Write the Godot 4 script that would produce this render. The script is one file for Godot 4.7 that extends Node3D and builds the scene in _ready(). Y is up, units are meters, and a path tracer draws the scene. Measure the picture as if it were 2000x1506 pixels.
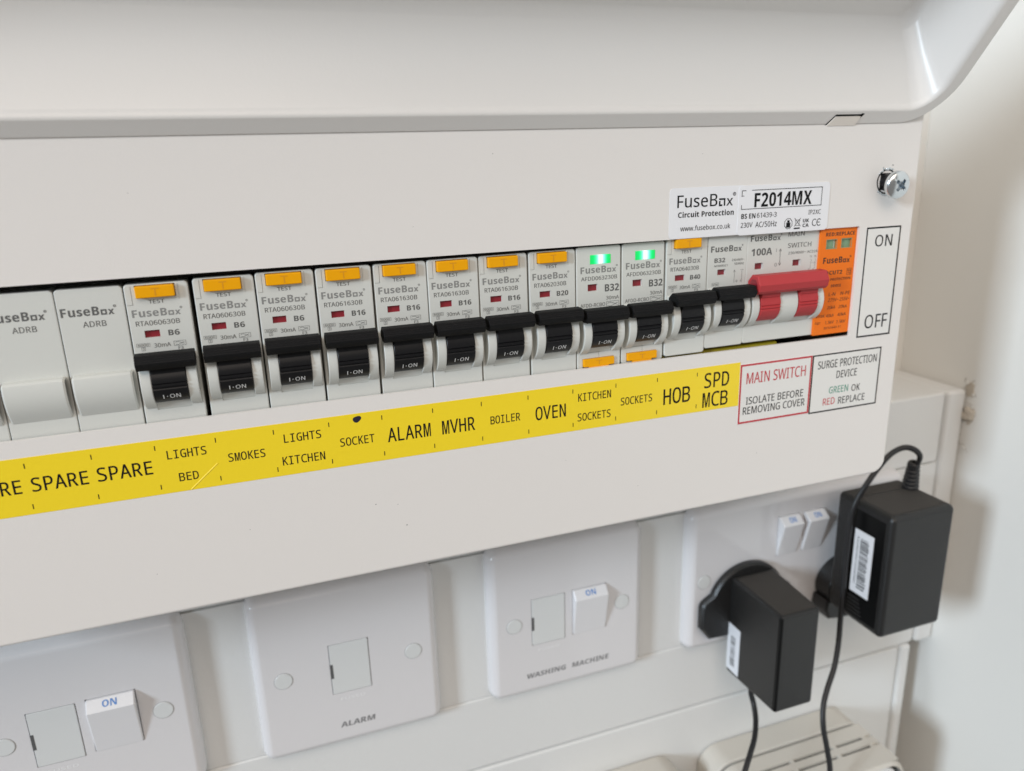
extends Node3D
# A domestic consumer unit over dado trunking with fused spurs, a double socket and two plug-in adapters.
# Lengths in the helpers are millimetres on the unit's own axes: x along the cover, y up, z out of the cover; S turns them into metres.

const S := 0.001
var M := {}
var cache := {}
var taken := {}
var fonts := {}

# ---------------------------------------------------------------- names and nodes
func numbered(called: String) -> String:
	var n: int = taken.get(called, 0)
	taken[called] = n + 1
	return called if n == 0 else "%s_%03d" % [called, n]

func tag(o: Node3D, label := "", category := "", group := "", kind := "") -> void:
	if label: o.set_meta("label", label)
	if category: o.set_meta("category", category)
	if group: o.set_meta("group", group)
	if kind: o.set_meta("kind", kind)

func thing(called: String, label: String, category: String, at := Vector3.ZERO, group := "") -> Node3D:
	var o := Node3D.new()
	o.name = numbered(called)
	add_child(o)
	o.position = at * S
	tag(o, label, category, group)
	return o

func put(called: String, st, material: Material, parent: Node3D, at := Vector3.ZERO) -> MeshInstance3D:
	var o := MeshInstance3D.new()
	o.name = called
	var mesh: ArrayMesh = st if st is ArrayMesh else st.commit()
	o.mesh = mesh
	o.material_override = material
	o.position = at * S
	parent.add_child(o, true)
	if o.name != called:   # a repeat within one thing takes a three-digit number
		var k := 1
		while parent.has_node("%s_%03d" % [called, k]): k += 1
		o.name = "%s_%03d" % [called, k]
	return o

# ---------------------------------------------------------------- mesh helpers
func mb() -> SurfaceTool:
	var st := SurfaceTool.new()
	st.begin(Mesh.PRIMITIVE_TRIANGLES)
	return st

func vert(st: SurfaceTool, p: Vector3, n: Vector3, uv := Vector2.ZERO) -> void:
	st.set_normal(n)
	st.set_uv(uv)
	st.add_vertex(p * S)

func tri(st: SurfaceTool, a: Vector3, b: Vector3, c: Vector3, na: Vector3, nb: Vector3, nc: Vector3) -> void:
	if (b - a).cross(c - a).dot(na + nb + nc) > 0.0:
		vert(st, a, na); vert(st, c, nc); vert(st, b, nb)
	else:
		vert(st, a, na); vert(st, b, nb); vert(st, c, nc)

func quad4(st: SurfaceTool, a: Vector3, b: Vector3, c: Vector3, d: Vector3, na: Vector3, nb: Vector3, nc: Vector3, nd: Vector3) -> void:
	tri(st, a, b, c, na, nb, nc)
	tri(st, a, c, d, na, nc, nd)

func quad(st: SurfaceTool, a: Vector3, b: Vector3, c: Vector3, d: Vector3, n: Vector3) -> void:
	quad4(st, a, b, c, d, n, n, n, n)

func rect_z(st: SurfaceTool, x0: float, y0: float, x1: float, y1: float, z: float) -> void:
	quad(st, Vector3(x0, y0, z), Vector3(x1, y0, z), Vector3(x1, y1, z), Vector3(x0, y1, z), Vector3.BACK)

# a box with rounded edges
func rbox(st: SurfaceTool, c: Vector3, size: Vector3, r: float, seg := 2) -> void:
	var h := size * 0.5
	r = minf(r, minf(h.x, minf(h.y, h.z)) * 0.98)
	var lines := []
	for ax in 3:
		var l := []
		for i in seg + 1: l.append(-h[ax] + r * (1.0 - tan(PI / 4 * (1.0 - float(i) / seg))))
		for i in seg + 1: l.append(h[ax] - r * (1.0 - tan(PI / 4 * float(i) / seg)))
		lines.append(l)
	var hin := h - Vector3(r, r, r)
	for ax in 3:
		var u := (ax + 1) % 3
		var v := (ax + 2) % 3
		for s in [-1.0, 1.0]:
			var pts := []
			var nrm := []
			for a in lines[u]:
				for b in lines[v]:
					var p := Vector3.ZERO
					p[ax] = s * h[ax]; p[u] = a; p[v] = b
					var q := p.clamp(-hin, hin)
					var n := (p - q).normalized()
					pts.append(c + q + n * r); nrm.append(n)
			var w: int = lines[v].size()
			for i in lines[u].size() - 1:
				for j in w - 1:
					var k: int = i * w + j
					quad4(st, pts[k], pts[k + 1], pts[k + w + 1], pts[k + w], nrm[k], nrm[k + 1], nrm[k + w + 1], nrm[k + w])

func box(st: SurfaceTool, x0: float, y0: float, z0: float, x1: float, y1: float, z1: float, r := 0.2) -> void:
	rbox(st, Vector3(x0 + x1, y0 + y1, z0 + z1) * 0.5, Vector3(x1 - x0, y1 - y0, z1 - z0), r, 1)

# outline of a rectangle with rounded corners, counter-clockwise, and the outward normal at each point
func outline(x0: float, y0: float, x1: float, y1: float, R: float, seg: int) -> Array:
	var pts := []
	var cs := [[x1 - R, y1 - R, 0.0], [x0 + R, y1 - R, PI / 2], [x0 + R, y0 + R, PI], [x1 - R, y0 + R, PI * 1.5]]
	for c in cs:
		for i in seg + 1:
			var a: float = c[2] + PI / 2 * i / seg
			pts.append([Vector2(c[0], c[1]) + Vector2(cos(a), sin(a)) * R, Vector2(cos(a), sin(a))])
	return pts

# a plate facing +z: rounded corners R, rolled edge rx by rz, and rectangular openings [x0, y0, x1, y1, depth]
func slab(st: SurfaceTool, x0: float, y0: float, x1: float, y1: float, zf: float, zb: float, R := 0.6, rx := 0.35, rz := 0.35, holes := [], seg := 4, eseg := 3) -> void:
	R = maxf(R, rx + 0.02)
	var ring := []
	for j in eseg + 1:
		var a := PI / 2 * j / eseg
		var inset := rx * (1.0 - sin(a))
		var row := []
		for p in outline(x0, y0, x1, y1, R, seg):
			var n2: Vector2 = p[1] * sin(a) * rz
			row.append([Vector3(p[0].x - p[1].x * inset, p[0].y - p[1].y * inset, zf - rz * (1.0 - cos(a))), Vector3(n2.x, n2.y, cos(a) * rx).normalized()])
		ring.append(row)
	var last := []
	for p in outline(x0, y0, x1, y1, R, seg): last.append([Vector3(p[0].x, p[0].y, zb), Vector3(p[1].x, p[1].y, 0)])
	ring.append(last)
	var n: int = last.size()
	for j in ring.size() - 1:
		for i in n:
			var k := (i + 1) % n
			var flat: bool = j == ring.size() - 2
			var a = ring[j][i]; var b = ring[j][k]; var c = ring[j + 1][k]; var d = ring[j + 1][i]
			if flat: quad4(st, a[0], b[0], c[0], d[0], c[1] if false else d[1], c[1], c[1], d[1])
			else: quad4(st, a[0], b[0], c[0], d[0], a[1], b[1], c[1], d[1])
	# the face: corners as fans, the rest as a grid that leaves the openings out
	var ci := R - rx
	var ix0 := x0 + rx; var ix1 := x1 - rx; var iy0 := y0 + rx; var iy1 := y1 - rx
	var cut := holes.duplicate()
	for c in [[ix1 - ci, iy1 - ci, 0], [ix0 + ci, iy1 - ci, 1], [ix0 + ci, iy0 + ci, 2], [ix1 - ci, iy0 + ci, 3]]:
		var cp := Vector3(c[0], c[1], zf)
		for i in seg:
			tri(st, cp, ring[0][c[2] * (seg + 1) + i][0], ring[0][c[2] * (seg + 1) + i + 1][0], Vector3.BACK, Vector3.BACK, Vector3.BACK)
	var xs := [ix0, ix0 + ci, ix1 - ci, ix1]
	var ys := [iy0, iy0 + ci, iy1 - ci, iy1]
	for hole in holes:
		xs.append(hole[0]); xs.append(hole[2]); ys.append(hole[1]); ys.append(hole[3])
	xs.sort(); ys.sort()
	for i in xs.size() - 1:
		for j in ys.size() - 1:
			if xs[i + 1] - xs[i] < 1e-5 or ys[j + 1] - ys[j] < 1e-5: continue
			var mx: float = (xs[i] + xs[i + 1]) / 2
			var my: float = (ys[j] + ys[j + 1]) / 2
			if (mx < ix0 + ci or mx > ix1 - ci) and (my < iy0 + ci or my > iy1 - ci): continue
			var open := false
			for hole in cut:
				if mx > hole[0] and mx < hole[2] and my > hole[1] and my < hole[3]: open = true
			if not open: rect_z(st, xs[i], ys[j], xs[i + 1], ys[j + 1], zf)
	for hole in holes:
		var a := Vector3(hole[0], hole[1], zf); var b := Vector3(hole[2], hole[1], zf); var c := Vector3(hole[2], hole[3], zf); var d := Vector3(hole[0], hole[3], zf)
		var down := Vector3(0, 0, -hole[4])
		quad(st, a, b, b + down, a + down, Vector3.UP)
		quad(st, d, c, c + down, d + down, Vector3.DOWN)
		quad(st, a, d, d + down, a + down, Vector3.RIGHT)
		quad(st, b, c, c + down, b + down, Vector3.LEFT)
		if hole.size() > 5: rect_z(st, hole[0], hole[1], hole[2], hole[3], zf - hole[4])

# a closed outline in (z, y) run along x from a to b, its ends chamfered; convex or gently notched outlines
func along_x(st: SurfaceTool, poly: Array, a: float, b: float, ch := 0.3, smooth := 0.8) -> void:
	run(st, poly, a, b, ch, smooth, func(p: Vector2, t: float) -> Vector3: return Vector3(t, p.y, p.x))

func along_z(st: SurfaceTool, poly: Array, a: float, b: float, ch := 0.3, smooth := 0.8) -> void:
	run(st, poly, a, b, ch, smooth, func(p: Vector2, t: float) -> Vector3: return Vector3(p.x, p.y, t))

func run(st: SurfaceTool, poly: Array, a: float, b: float, ch: float, smooth: float, place: Callable) -> void:
	var pts := PackedVector2Array(poly)
	if Geometry2D.is_polygon_clockwise(pts): pts.reverse()
	var n := pts.size()
	var en := []
	for i in n:
		var e := pts[(i + 1) % n] - pts[i]
		en.append(Vector2(e.y, -e.x).normalized())
	var inner := PackedVector2Array()
	var at0 := []   # normals at the start and the end of every edge
	var at1 := []
	for i in n:
		var p: Vector2 = en[(i + n - 1) % n]
		var q: Vector2 = en[i]
		var m := (p + q).normalized()
		inner.append(pts[i] - m * ch / maxf(0.5, m.dot(q)))
		at0.append(m if p.dot(q) > smooth else q)
	for i in n:
		var p: Vector2 = en[i]
		var q: Vector2 = en[(i + 1) % n]
		at1.append((p + q).normalized() if p.dot(q) > smooth else p)
	var rings := [[a, inner], [a + ch, pts], [b - ch, pts], [b, inner]]
	var o: Vector3 = place.call(Vector2.ZERO, 0.0)
	var axis: Vector3 = place.call(Vector2.ZERO, 1.0) - o
	for j in 3:
		for i in n:
			var k := (i + 1) % n
			var n0: Vector3 = place.call(at0[i], 0.0) - o
			var n1: Vector3 = place.call(at1[i], 0.0) - o
			if j != 1:
				var lean := axis * (-0.7 if j == 0 else 0.7)
				n0 = (n0 + lean).normalized(); n1 = (n1 + lean).normalized()
			quad4(st, place.call(rings[j][1][i], rings[j][0]), place.call(rings[j][1][k], rings[j][0]), place.call(rings[j + 1][1][k], rings[j + 1][0]), place.call(rings[j + 1][1][i], rings[j + 1][0]), n0, n1, n1, n0)
	var t := Geometry2D.triangulate_polygon(inner)
	for i in range(0, t.size(), 3):
		tri(st, place.call(inner[t[i]], a), place.call(inner[t[i + 1]], a), place.call(inner[t[i + 2]], a), -axis, -axis, -axis)
		tri(st, place.call(inner[t[i]], b), place.call(inner[t[i + 1]], b), place.call(inner[t[i + 2]], b), axis, axis, axis)

# a mesh whose points (in mm) are moved by f, its normals kept
func warp(st: SurfaceTool, f: Callable) -> ArrayMesh:
	var arr := st.commit_to_arrays()
	var v: PackedVector3Array = arr[Mesh.ARRAY_VERTEX]
	for i in v.size(): v[i] = (f.call(v[i] / S) as Vector3) * S
	arr[Mesh.ARRAY_VERTEX] = v
	var m := ArrayMesh.new()
	m.add_surface_from_arrays(Mesh.PRIMITIVE_TRIANGLES, arr)
	return m

# a profile of (radius, height) spun about an axis through c
func lathe(st: SurfaceTool, c: Vector3, axis: Vector3, prof: Array, n := 32) -> void:
	var u := axis.cross(Vector3(0.31, 0.87, 0.17)).normalized()
	var v := axis.cross(u).normalized()
	for j in prof.size() - 1:
		var p: Vector2 = prof[j]
		var q: Vector2 = prof[j + 1]
		var e := q - p
		var nn := Vector2(e.y, -e.x).normalized()
		for i in n:
			var a := TAU * i / n
			var b := TAU * (i + 1) / n
			var ra := u * cos(a) + v * sin(a)
			var rb := u * cos(b) + v * sin(b)
			quad4(st, c + ra * p.x + axis * p.y, c + rb * p.x + axis * p.y, c + rb * q.x + axis * q.y, c + ra * q.x + axis * q.y,
				ra * nn.x + axis * nn.y, rb * nn.x + axis * nn.y, rb * nn.x + axis * nn.y, ra * nn.x + axis * nn.y)

# a round cord through points (Catmull-Rom)
func cord(st: SurfaceTool, pts: Array, r: float, n := 10, steps := 8, flat := 1.0) -> void:
	var path := []
	for i in pts.size() - 1:
		var p0: Vector3 = pts[maxi(i - 1, 0)]
		var p3: Vector3 = pts[mini(i + 2, pts.size() - 1)]
		for k in steps: path.append((pts[i] as Vector3).cubic_interpolate(pts[i + 1], p0, p3, float(k) / steps))
	path.append(pts[-1])
	var rows := []
	var side := Vector3.RIGHT
	for i in path.size():
		var t: Vector3 = (path[mini(i + 1, path.size() - 1)] - path[maxi(i - 1, 0)]).normalized()
		side = (side - t * side.dot(t)).normalized()
		var up := t.cross(side)
		var row := []
		for k in n:
			var a := TAU * k / n
			var d := side * cos(a) * flat + up * sin(a)
			row.append([path[i] + d * r, (side * cos(a) / flat + up * sin(a)).normalized()])
		rows.append(row)
	for i in rows.size() - 1:
		for k in n:
			var l := (k + 1) % n
			quad4(st, rows[i][k][0], rows[i][l][0], rows[i + 1][l][0], rows[i + 1][k][0], rows[i][k][1], rows[i][l][1], rows[i + 1][l][1], rows[i + 1][k][1])

# flat lettering: the ink is fitted to x0..x1 and from the baseline y up to y + h, then laid by the transform (in mm)
func font(bold: bool, mono := false) -> Font:
	var key := "%s%s" % [bold, mono]
	if not fonts.has(key):
		var f := SystemFont.new()
		f.font_names = PackedStringArray(["Droid Sans Mono" if mono else "Droid Sans"])
		f.font_weight = 700 if bold else 400
		var fv := FontVariation.new()
		fv.base_font = f
		fv.variation_embolden = 0.1 if bold else (0.26 if mono else 0.16)
		fonts[key] = fv
	return fonts[key]

func text(st: SurfaceTool, s: String, x0: float, x1: float, y: float, h: float, z: float, bold := false, mono := false, lay := Transform3D(), slant := 0.0) -> void:
	var key := "%s|%s|%s" % [s, bold, mono]
	if not cache.has(key):
		var t := TextMesh.new()
		t.text = s
		t.font = font(bold, mono)
		t.font_size = 48
		t.pixel_size = 0.1
		t.depth = 0.0
		t.curve_step = 1.5
		var arr := t.get_mesh_arrays()
		cache[key] = [arr[Mesh.ARRAY_VERTEX], arr[Mesh.ARRAY_INDEX]]
	var v: PackedVector3Array = cache[key][0]
	var idx = cache[key][1]
	if v.is_empty(): return
	var lo := v[0]
	var hi := v[0]
	for p in v:
		lo = lo.min(p); hi = hi.max(p)
	var order: PackedInt32Array = idx if idx != null and idx.size() else PackedInt32Array(range(v.size()))
	var nrm := lay.basis * Vector3.BACK
	for i in range(0, order.size(), 3):
		var q := []
		for k in 3:
			var p := v[order[i + k]]
			var fy := (p.y - lo.y) / (hi.y - lo.y) * h
			q.append(lay * Vector3(x0 + (p.x - lo.x) / (hi.x - lo.x) * (x1 - x0) + fy * slant, y + fy, z))
		tri(st, q[0], q[1], q[2], nrm, nrm, nrm)

func stroke(st: SurfaceTool, pts: Array, w: float, z: float) -> void:
	for i in pts.size() - 1:
		var a: Vector2 = pts[i]
		var b: Vector2 = pts[i + 1]
		var d := (b - a).normalized() * w * 0.5
		var s := Vector2(-d.y, d.x)
		a -= d * 0.5; b += d * 0.5
		var zz := z + 0.004 * (i % 2)
		quad(st, Vector3(a.x + s.x, a.y + s.y, zz), Vector3(b.x + s.x, b.y + s.y, zz), Vector3(b.x - s.x, b.y - s.y, zz), Vector3(a.x - s.x, a.y - s.y, zz), Vector3.BACK)

func frame(st: SurfaceTool, x0: float, y0: float, x1: float, y1: float, w: float, z: float) -> void:
	rect_z(st, x0, y0, x1, y0 + w, z)
	rect_z(st, x0, y1 - w, x1, y1, z)
	rect_z(st, x0, y0 + w, x0 + w, y1 - w, z)
	rect_z(st, x1 - w, y0 + w, x1, y1 - w, z)

func logo(st: SurfaceTool, x0: float, x1: float, y: float, h: float, z: float, bold := false, broken := false) -> void:
	var w := x1 - x0
	text(st, "FuseB", x0, x0 + w * 0.715, y, h, z, bold)
	var s := h * 0.17 if bold else h * 0.14
	var a := x0 + w * 0.745
	var b := x0 + w * 0.86
	var t := y + h * 0.62
	if broken:   # the box-shaped o is printed as two corner brackets
		rect_z(st, a, t - s, b, t, z); rect_z(st, b - s, y, b, t - s, z)
		rect_z(st, a, y + h * 0.12, a + s, t - s * 1.5, z); rect_z(st, a, y - h * 0.02, b - s * 2.0, y + s * 0.9, z)
	else:
		frame(st, a, y, b, t, s, z)
	text(st, "x", x0 + w * 0.88, x1, y, h * 0.6, z, bold)
	var c := Vector2(x1 + h * 0.12, y + h * 0.92)
	var ring := []
	for i in 9: ring.append(c + Vector2(cos(TAU * i / 8), sin(TAU * i / 8)) * h * 0.13)
	stroke(st, ring, h * 0.05, z)
	text(st, "R", c.x - h * 0.05, c.x + h * 0.05, c.y - h * 0.06, h * 0.12, z, true)

func wave_mark(st: SurfaceTool, x0: float, y0: float, x1: float, y1: float, z: float, w := 0.12) -> void:
	frame(st, x0, y0, x1, y1, w * 0.8, z)
	for k in 2:
		var pts := []
		for i in 9:
			var f := i / 8.0
			pts.append(Vector2(lerpf(x0 + 0.5, x1 - 0.5, f), lerpf(y0, y1, 0.68 - 0.36 * k) + sin(f * TAU) * (y1 - y0) * 0.13 * (1 if k == 0 else -1)))
		stroke(st, pts, w, z)

# ---------------------------------------------------------------- materials
func lin(r: float, g: float, b: float) -> Color:
	return Color(r, g, b).linear_to_srgb()

func mat(called: String, c: Color, rough := 0.5, metal := 0.0, spec := 0.5) -> StandardMaterial3D:
	var m := StandardMaterial3D.new()
	m.resource_name = called
	m.albedo_color = c
	m.roughness = rough
	m.metallic = metal
	m.metallic_specular = spec
	M[called] = m
	return m

func noise_tex(freq: float, seed_: int, kind := FastNoiseLite.TYPE_SIMPLEX_SMOOTH, octaves := 3, ramp: Gradient = null, normal := false, bump := 4.0, side := 512) -> NoiseTexture2D:
	var f := FastNoiseLite.new()
	f.seed = seed_
	f.noise_type = kind
	f.frequency = freq
	f.fractal_octaves = octaves
	var t := NoiseTexture2D.new()
	t.width = side
	t.height = side
	t.seamless = true
	t.noise = f
	t.as_normal_map = normal
	t.bump_strength = bump
	if ramp: t.color_ramp = ramp
	return t

func ramp2(stops: Array) -> Gradient:
	var g := Gradient.new()
	var o := PackedFloat32Array()
	var c := PackedColorArray()
	for s in stops:
		o.append(s[0]); c.append(s[1])
	g.offsets = o
	g.colors = c
	return g

# relief and wear laid over a material by triplanar mapping: one tile is `tile` mm
func relief(m: StandardMaterial3D, t: Texture2D, tile: float, strength: float) -> void:
	m.normal_enabled = true
	m.normal_texture = t
	m.normal_scale = strength
	m.uv1_triplanar = true
	m.uv1_scale = Vector3.ONE * (1000.0 / tile)

func materials() -> void:
	var peel := noise_tex(0.06, 11, FastNoiseLite.TYPE_SIMPLEX_SMOOTH, 2, null, true, 3.0)
	var grain := noise_tex(0.22, 5, FastNoiseLite.TYPE_SIMPLEX_SMOOTH, 2, null, true, 5.0)
	var soft := noise_tex(0.012, 21, FastNoiseLite.TYPE_SIMPLEX_SMOOTH, 4, ramp2([[0.2, Color(0.985, 0.983, 0.98)], [0.8, Color(1, 1, 1)]]))
	var dust_and_light := noise_tex(0.09, 8, FastNoiseLite.TYPE_SIMPLEX, 4, ramp2([[0.0, Color(0.55, 0.55, 0.57)], [0.74, Color(0.75, 0.75, 0.75)], [0.80, Color(1, 1, 1)], [0.9, Color(1, 1, 1)]]))
	var p := mat("enclosure_paint", lin(0.80, 0.765, 0.73), 0.42)
	relief(p, peel, 34.0, 0.08)
	var l := mat("lid_paint", lin(0.78, 0.75, 0.715), 0.33)
	relief(l, peel, 60.0, 0.05)
	var wall := mat("wall_paint", lin(0.80, 0.785, 0.745), 0.7)
	relief(wall, peel, 40.0, 0.22)
	var dv := mat("device_plastic", lin(0.66, 0.665, 0.625), 0.42)
	relief(dv, grain, 30.0, 0.05)
	mat("device_grey_print", lin(0.115, 0.115, 0.11), 0.7)
	mat("device_logo_print", lin(0.25, 0.25, 0.24), 0.7)
	mat("black_print", lin(0.010, 0.010, 0.011), 0.6, 0.0, 0.25)
	mat("plate_print", lin(0.20, 0.20, 0.205), 0.6)
	mat("white_print", lin(0.75, 0.75, 0.75), 0.6)
	mat("red_print", lin(0.55, 0.03, 0.045), 0.5)
	mat("green_print", lin(0.03, 0.28, 0.18), 0.5)
	mat("blue_print", lin(0.12, 0.28, 0.62), 0.5)
	mat("faint_print", lin(0.86, 0.86, 0.86), 0.5)
	mat("ink_dot", lin(0.015, 0.012, 0.03), 0.5)
	var tg := mat("toggle_black", lin(0.016, 0.016, 0.017), 0.55, 0.0, 0.3)
	tg.albedo_texture = dust_and_light
	relief(tg, grain, 18.0, 0.25)
	mat("drum_black", lin(0.009, 0.009, 0.01), 0.35, 0.0, 0.35)
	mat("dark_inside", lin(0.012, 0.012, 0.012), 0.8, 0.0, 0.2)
	var tb := mat("test_orange", lin(0.90, 0.40, 0.003), 0.4, 0.0, 0.3)
	relief(tb, grain, 20.0, 0.06)
	mat("test_mark", lin(0.74, 0.31, 0.004), 0.5)
	mat("trip_red", lin(0.26, 0.018, 0.028), 0.35)
	var rd := mat("switch_red", lin(0.47, 0.045, 0.05), 0.45, 0.0, 0.35)
	relief(rd, grain, 18.0, 0.12)
	var og := mat("spd_orange", lin(0.88, 0.19, 0.014), 0.45, 0.0, 0.3)
	relief(og, grain, 30.0, 0.04)
	mat("spd_print", lin(0.035, 0.02, 0.012), 0.6)
	mat("spd_window", lin(0.20, 0.34, 0.20), 0.3)
	var tape := mat("yellow_tape", lin(0.95, 0.71, 0.022), 0.26, 0.0, 0.5)
	relief(tape, peel, 70.0, 0.05)
	mat("sticker_white", lin(0.84, 0.84, 0.86), 0.35)
	mat("sticker_clear", lin(0.80, 0.785, 0.75), 0.3)
	var sk := mat("plate_plastic", lin(0.745, 0.728, 0.732), 0.09)
	relief(sk, peel, 90.0, 0.03)
	var rk := mat("rocker_plastic", lin(0.80, 0.79, 0.80), 0.2)
	relief(rk, peel, 90.0, 0.03)
	mat("fuse_plastic", lin(0.72, 0.73, 0.72), 0.4)
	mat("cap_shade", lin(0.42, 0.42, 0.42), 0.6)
	mat("gap_dark", lin(0.10, 0.10, 0.10), 0.8)
	var tr := mat("trunking_pvc", lin(0.76, 0.76, 0.745), 0.33)
	relief(tr, peel, 120.0, 0.06)
	var ad := mat("adapter_black", lin(0.013, 0.0128, 0.0126), 0.33, 0.0, 0.5)
	relief(ad, grain, 16.0, 0.45)
	var du := mat("dust_and_light", lin(0.052, 0.046, 0.040), 0.75)  # dust tone, lifted to paint in the light on top faces
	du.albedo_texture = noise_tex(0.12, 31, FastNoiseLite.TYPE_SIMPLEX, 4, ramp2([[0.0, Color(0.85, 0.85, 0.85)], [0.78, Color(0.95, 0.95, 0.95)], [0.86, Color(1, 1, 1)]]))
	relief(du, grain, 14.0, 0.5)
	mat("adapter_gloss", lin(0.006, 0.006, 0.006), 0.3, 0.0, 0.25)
	mat("cord_black", lin(0.016, 0.016, 0.017), 0.45)
	mat("label_white", lin(0.78, 0.80, 0.84), 0.35)
	var hb := mat("hub_plastic", lin(0.62, 0.59, 0.53), 0.55)
	relief(hb, grain, 25.0, 0.12)
	mat("hub_front", lin(0.74, 0.74, 0.72), 0.3)
	var zn := mat("zinc", lin(0.72, 0.76, 0.78), 0.22, 1.0)
	relief(zn, peel, 12.0, 0.12)
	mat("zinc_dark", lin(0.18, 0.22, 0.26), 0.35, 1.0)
	mat("hinge_metal", lin(0.90, 0.83, 0.75), 0.4)
	mat("busbar_yellow", lin(0.50, 0.40, 0.015), 0.5)
	var fl := mat("filler", lin(0.56, 0.50, 0.42), 0.9)
	relief(fl, peel, 14.0, 0.9)
	mat("torn_paint", lin(0.40, 0.37, 0.33), 0.9)
	var led := mat("led_green", Color(0, 0, 0), 0.4)
	var g := GradientTexture2D.new()
	var edge := Color(0.0, 0.80, 0.36)
	g.gradient = ramp2([[0.0, edge], [0.16, Color(0.0, 0.86, 0.42)], [0.34, Color(0.5, 0.98, 0.80)], [0.44, Color(1, 1, 1)], [0.56, Color(1, 1, 1)], [0.70, Color(0.5, 0.98, 0.85)], [0.86, Color(0.0, 0.86, 0.42)], [1.0, edge]])
	g.fill = GradientTexture2D.FILL_LINEAR
	g.fill_from = Vector2(0.0, 0.5)
	g.fill_to = Vector2(1.0, 0.5)
	g.width = 128
	g.height = 128
	led.emission_enabled = true
	led.emission_texture = g
	led.emission = Color.WHITE
	led.emission_operator = BaseMaterial3D.EMISSION_OP_MULTIPLY
	led.emission_energy_multiplier = 1.3

# ---------------------------------------------------------------- modular devices
# y in a device's own frame is that of the cover less the device's own shift
func sickle(r: float, cy: float, cz: float, base := -0.5) -> Array:
	var pts := []
	var a0 := asin(clampf((base - cz) / r, -1, 1))
	for i in 15:
		var a := lerpf(a0, PI - a0, i / 14.0)
		pts.append(Vector2(cz + sin(a) * r, cy + cos(a) * r))
	return pts

func drum_poly() -> Array:
	var pts := []
	for i in 41:
		var deg := -60.0 + 135.0 * i / 40.0
		var r := 7.2
		for gdeg in [1.0, -10.5]:
			if absf(deg - gdeg) < 1.9: r = 6.75
		pts.append(Vector2(-1.2 + cos(deg_to_rad(deg)) * r, 24.8 + sin(deg_to_rad(deg)) * r))
	pts.append(Vector2(-4.0, 31.0)); pts.append(Vector2(-4.0, 18.5))
	return pts

func bar_poly() -> Array:
	var pts := [Vector2(4.0, 29.8), Vector2(7.2, 29.9)]
	for i in 5: pts.append(Vector2(lerpf(7.5, 8.5, i / 4.0) + (0.05 if i % 2 else 0.0), lerpf(30.2, 31.8, i / 4.0)))
	for i in range(1, 9):   # fine grip ribs
		var f := i / 8.0
		pts.append(Vector2(lerpf(8.6, 7.2, f) + (0.13 if i % 2 else 0.0), lerpf(31.9, 34.4, f)))
	for i in range(1, 6): pts.append(Vector2(lerpf(7.2, 3.6, i / 5.0), 34.45 + (0.12 if i % 2 else 0.0)))
	pts.append(Vector2(1.2, 32.6)); pts.append(Vector2(1.2, 31.2))
	return pts

func mesh_of(key: String, build: Callable) -> ArrayMesh:
	if not cache.has(key):
		var st := mb()
		build.call(st)
		cache[key] = st.commit()
	return cache[key]

func body_mesh(kind: String) -> ArrayMesh:
	return mesh_of("body_" + kind, func(st: SurfaceTool) -> void:
		var holes := [[-4.95, 15.6, 4.95, 31.0 if kind == "afdd" else 33.0, 12.0]]
		if kind == "mcb": holes.append([-4.25, 37.8, -0.55, 40.0, 1.3])
		elif kind == "afdd": holes.append([-4.4, 38.5, -0.5, 41.0, 1.3])
		else: holes.append([-5.05, 38.3, -0.85, 40.5, 1.1])
		if kind == "rcbo":
			holes.append([-5.85, 50.25, 5.2, 54.1, 3.0])
			holes.append([-6.95, 48.45, -6.8, 53.9, 0.5, 1]); holes.append([-8.5, 48.3, -6.8, 48.45, 0.3, 1])
			holes.append([5.9, 49.2, 6.05, 53.9, 0.3, 1])
		if kind == "afdd":
			holes.append([-3.45, 48.1, 4.75, 51.4, 1.2]); holes.append([-0.1, 13.7, 0.05, 16.3, 0.3, 1])
			holes.append([-6.7, 10.2, 6.1, 13.65, 3.0])
		slab(st, -8.8, 9.5, 8.8, 54.5, 0.0, -42.0, 1.1, 0.4, 0.45, holes)
		for s in [-1.0, 1.0]:
			var a: float = 4.95 * s
			var b: float = 8.0 * s
			along_x(st, sickle(9.3, 23.9 if kind == "afdd" else 24.7, -4.0), minf(a, b), maxf(a, b), 0.18, 0.9)
		along_x(st, [Vector2(-0.35, 15.62), Vector2(0.9, 18.5), Vector2(-3.0, 18.5), Vector2(-3.0, 15.7)], -4.93, 4.93, 0.05, 0.99))

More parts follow.
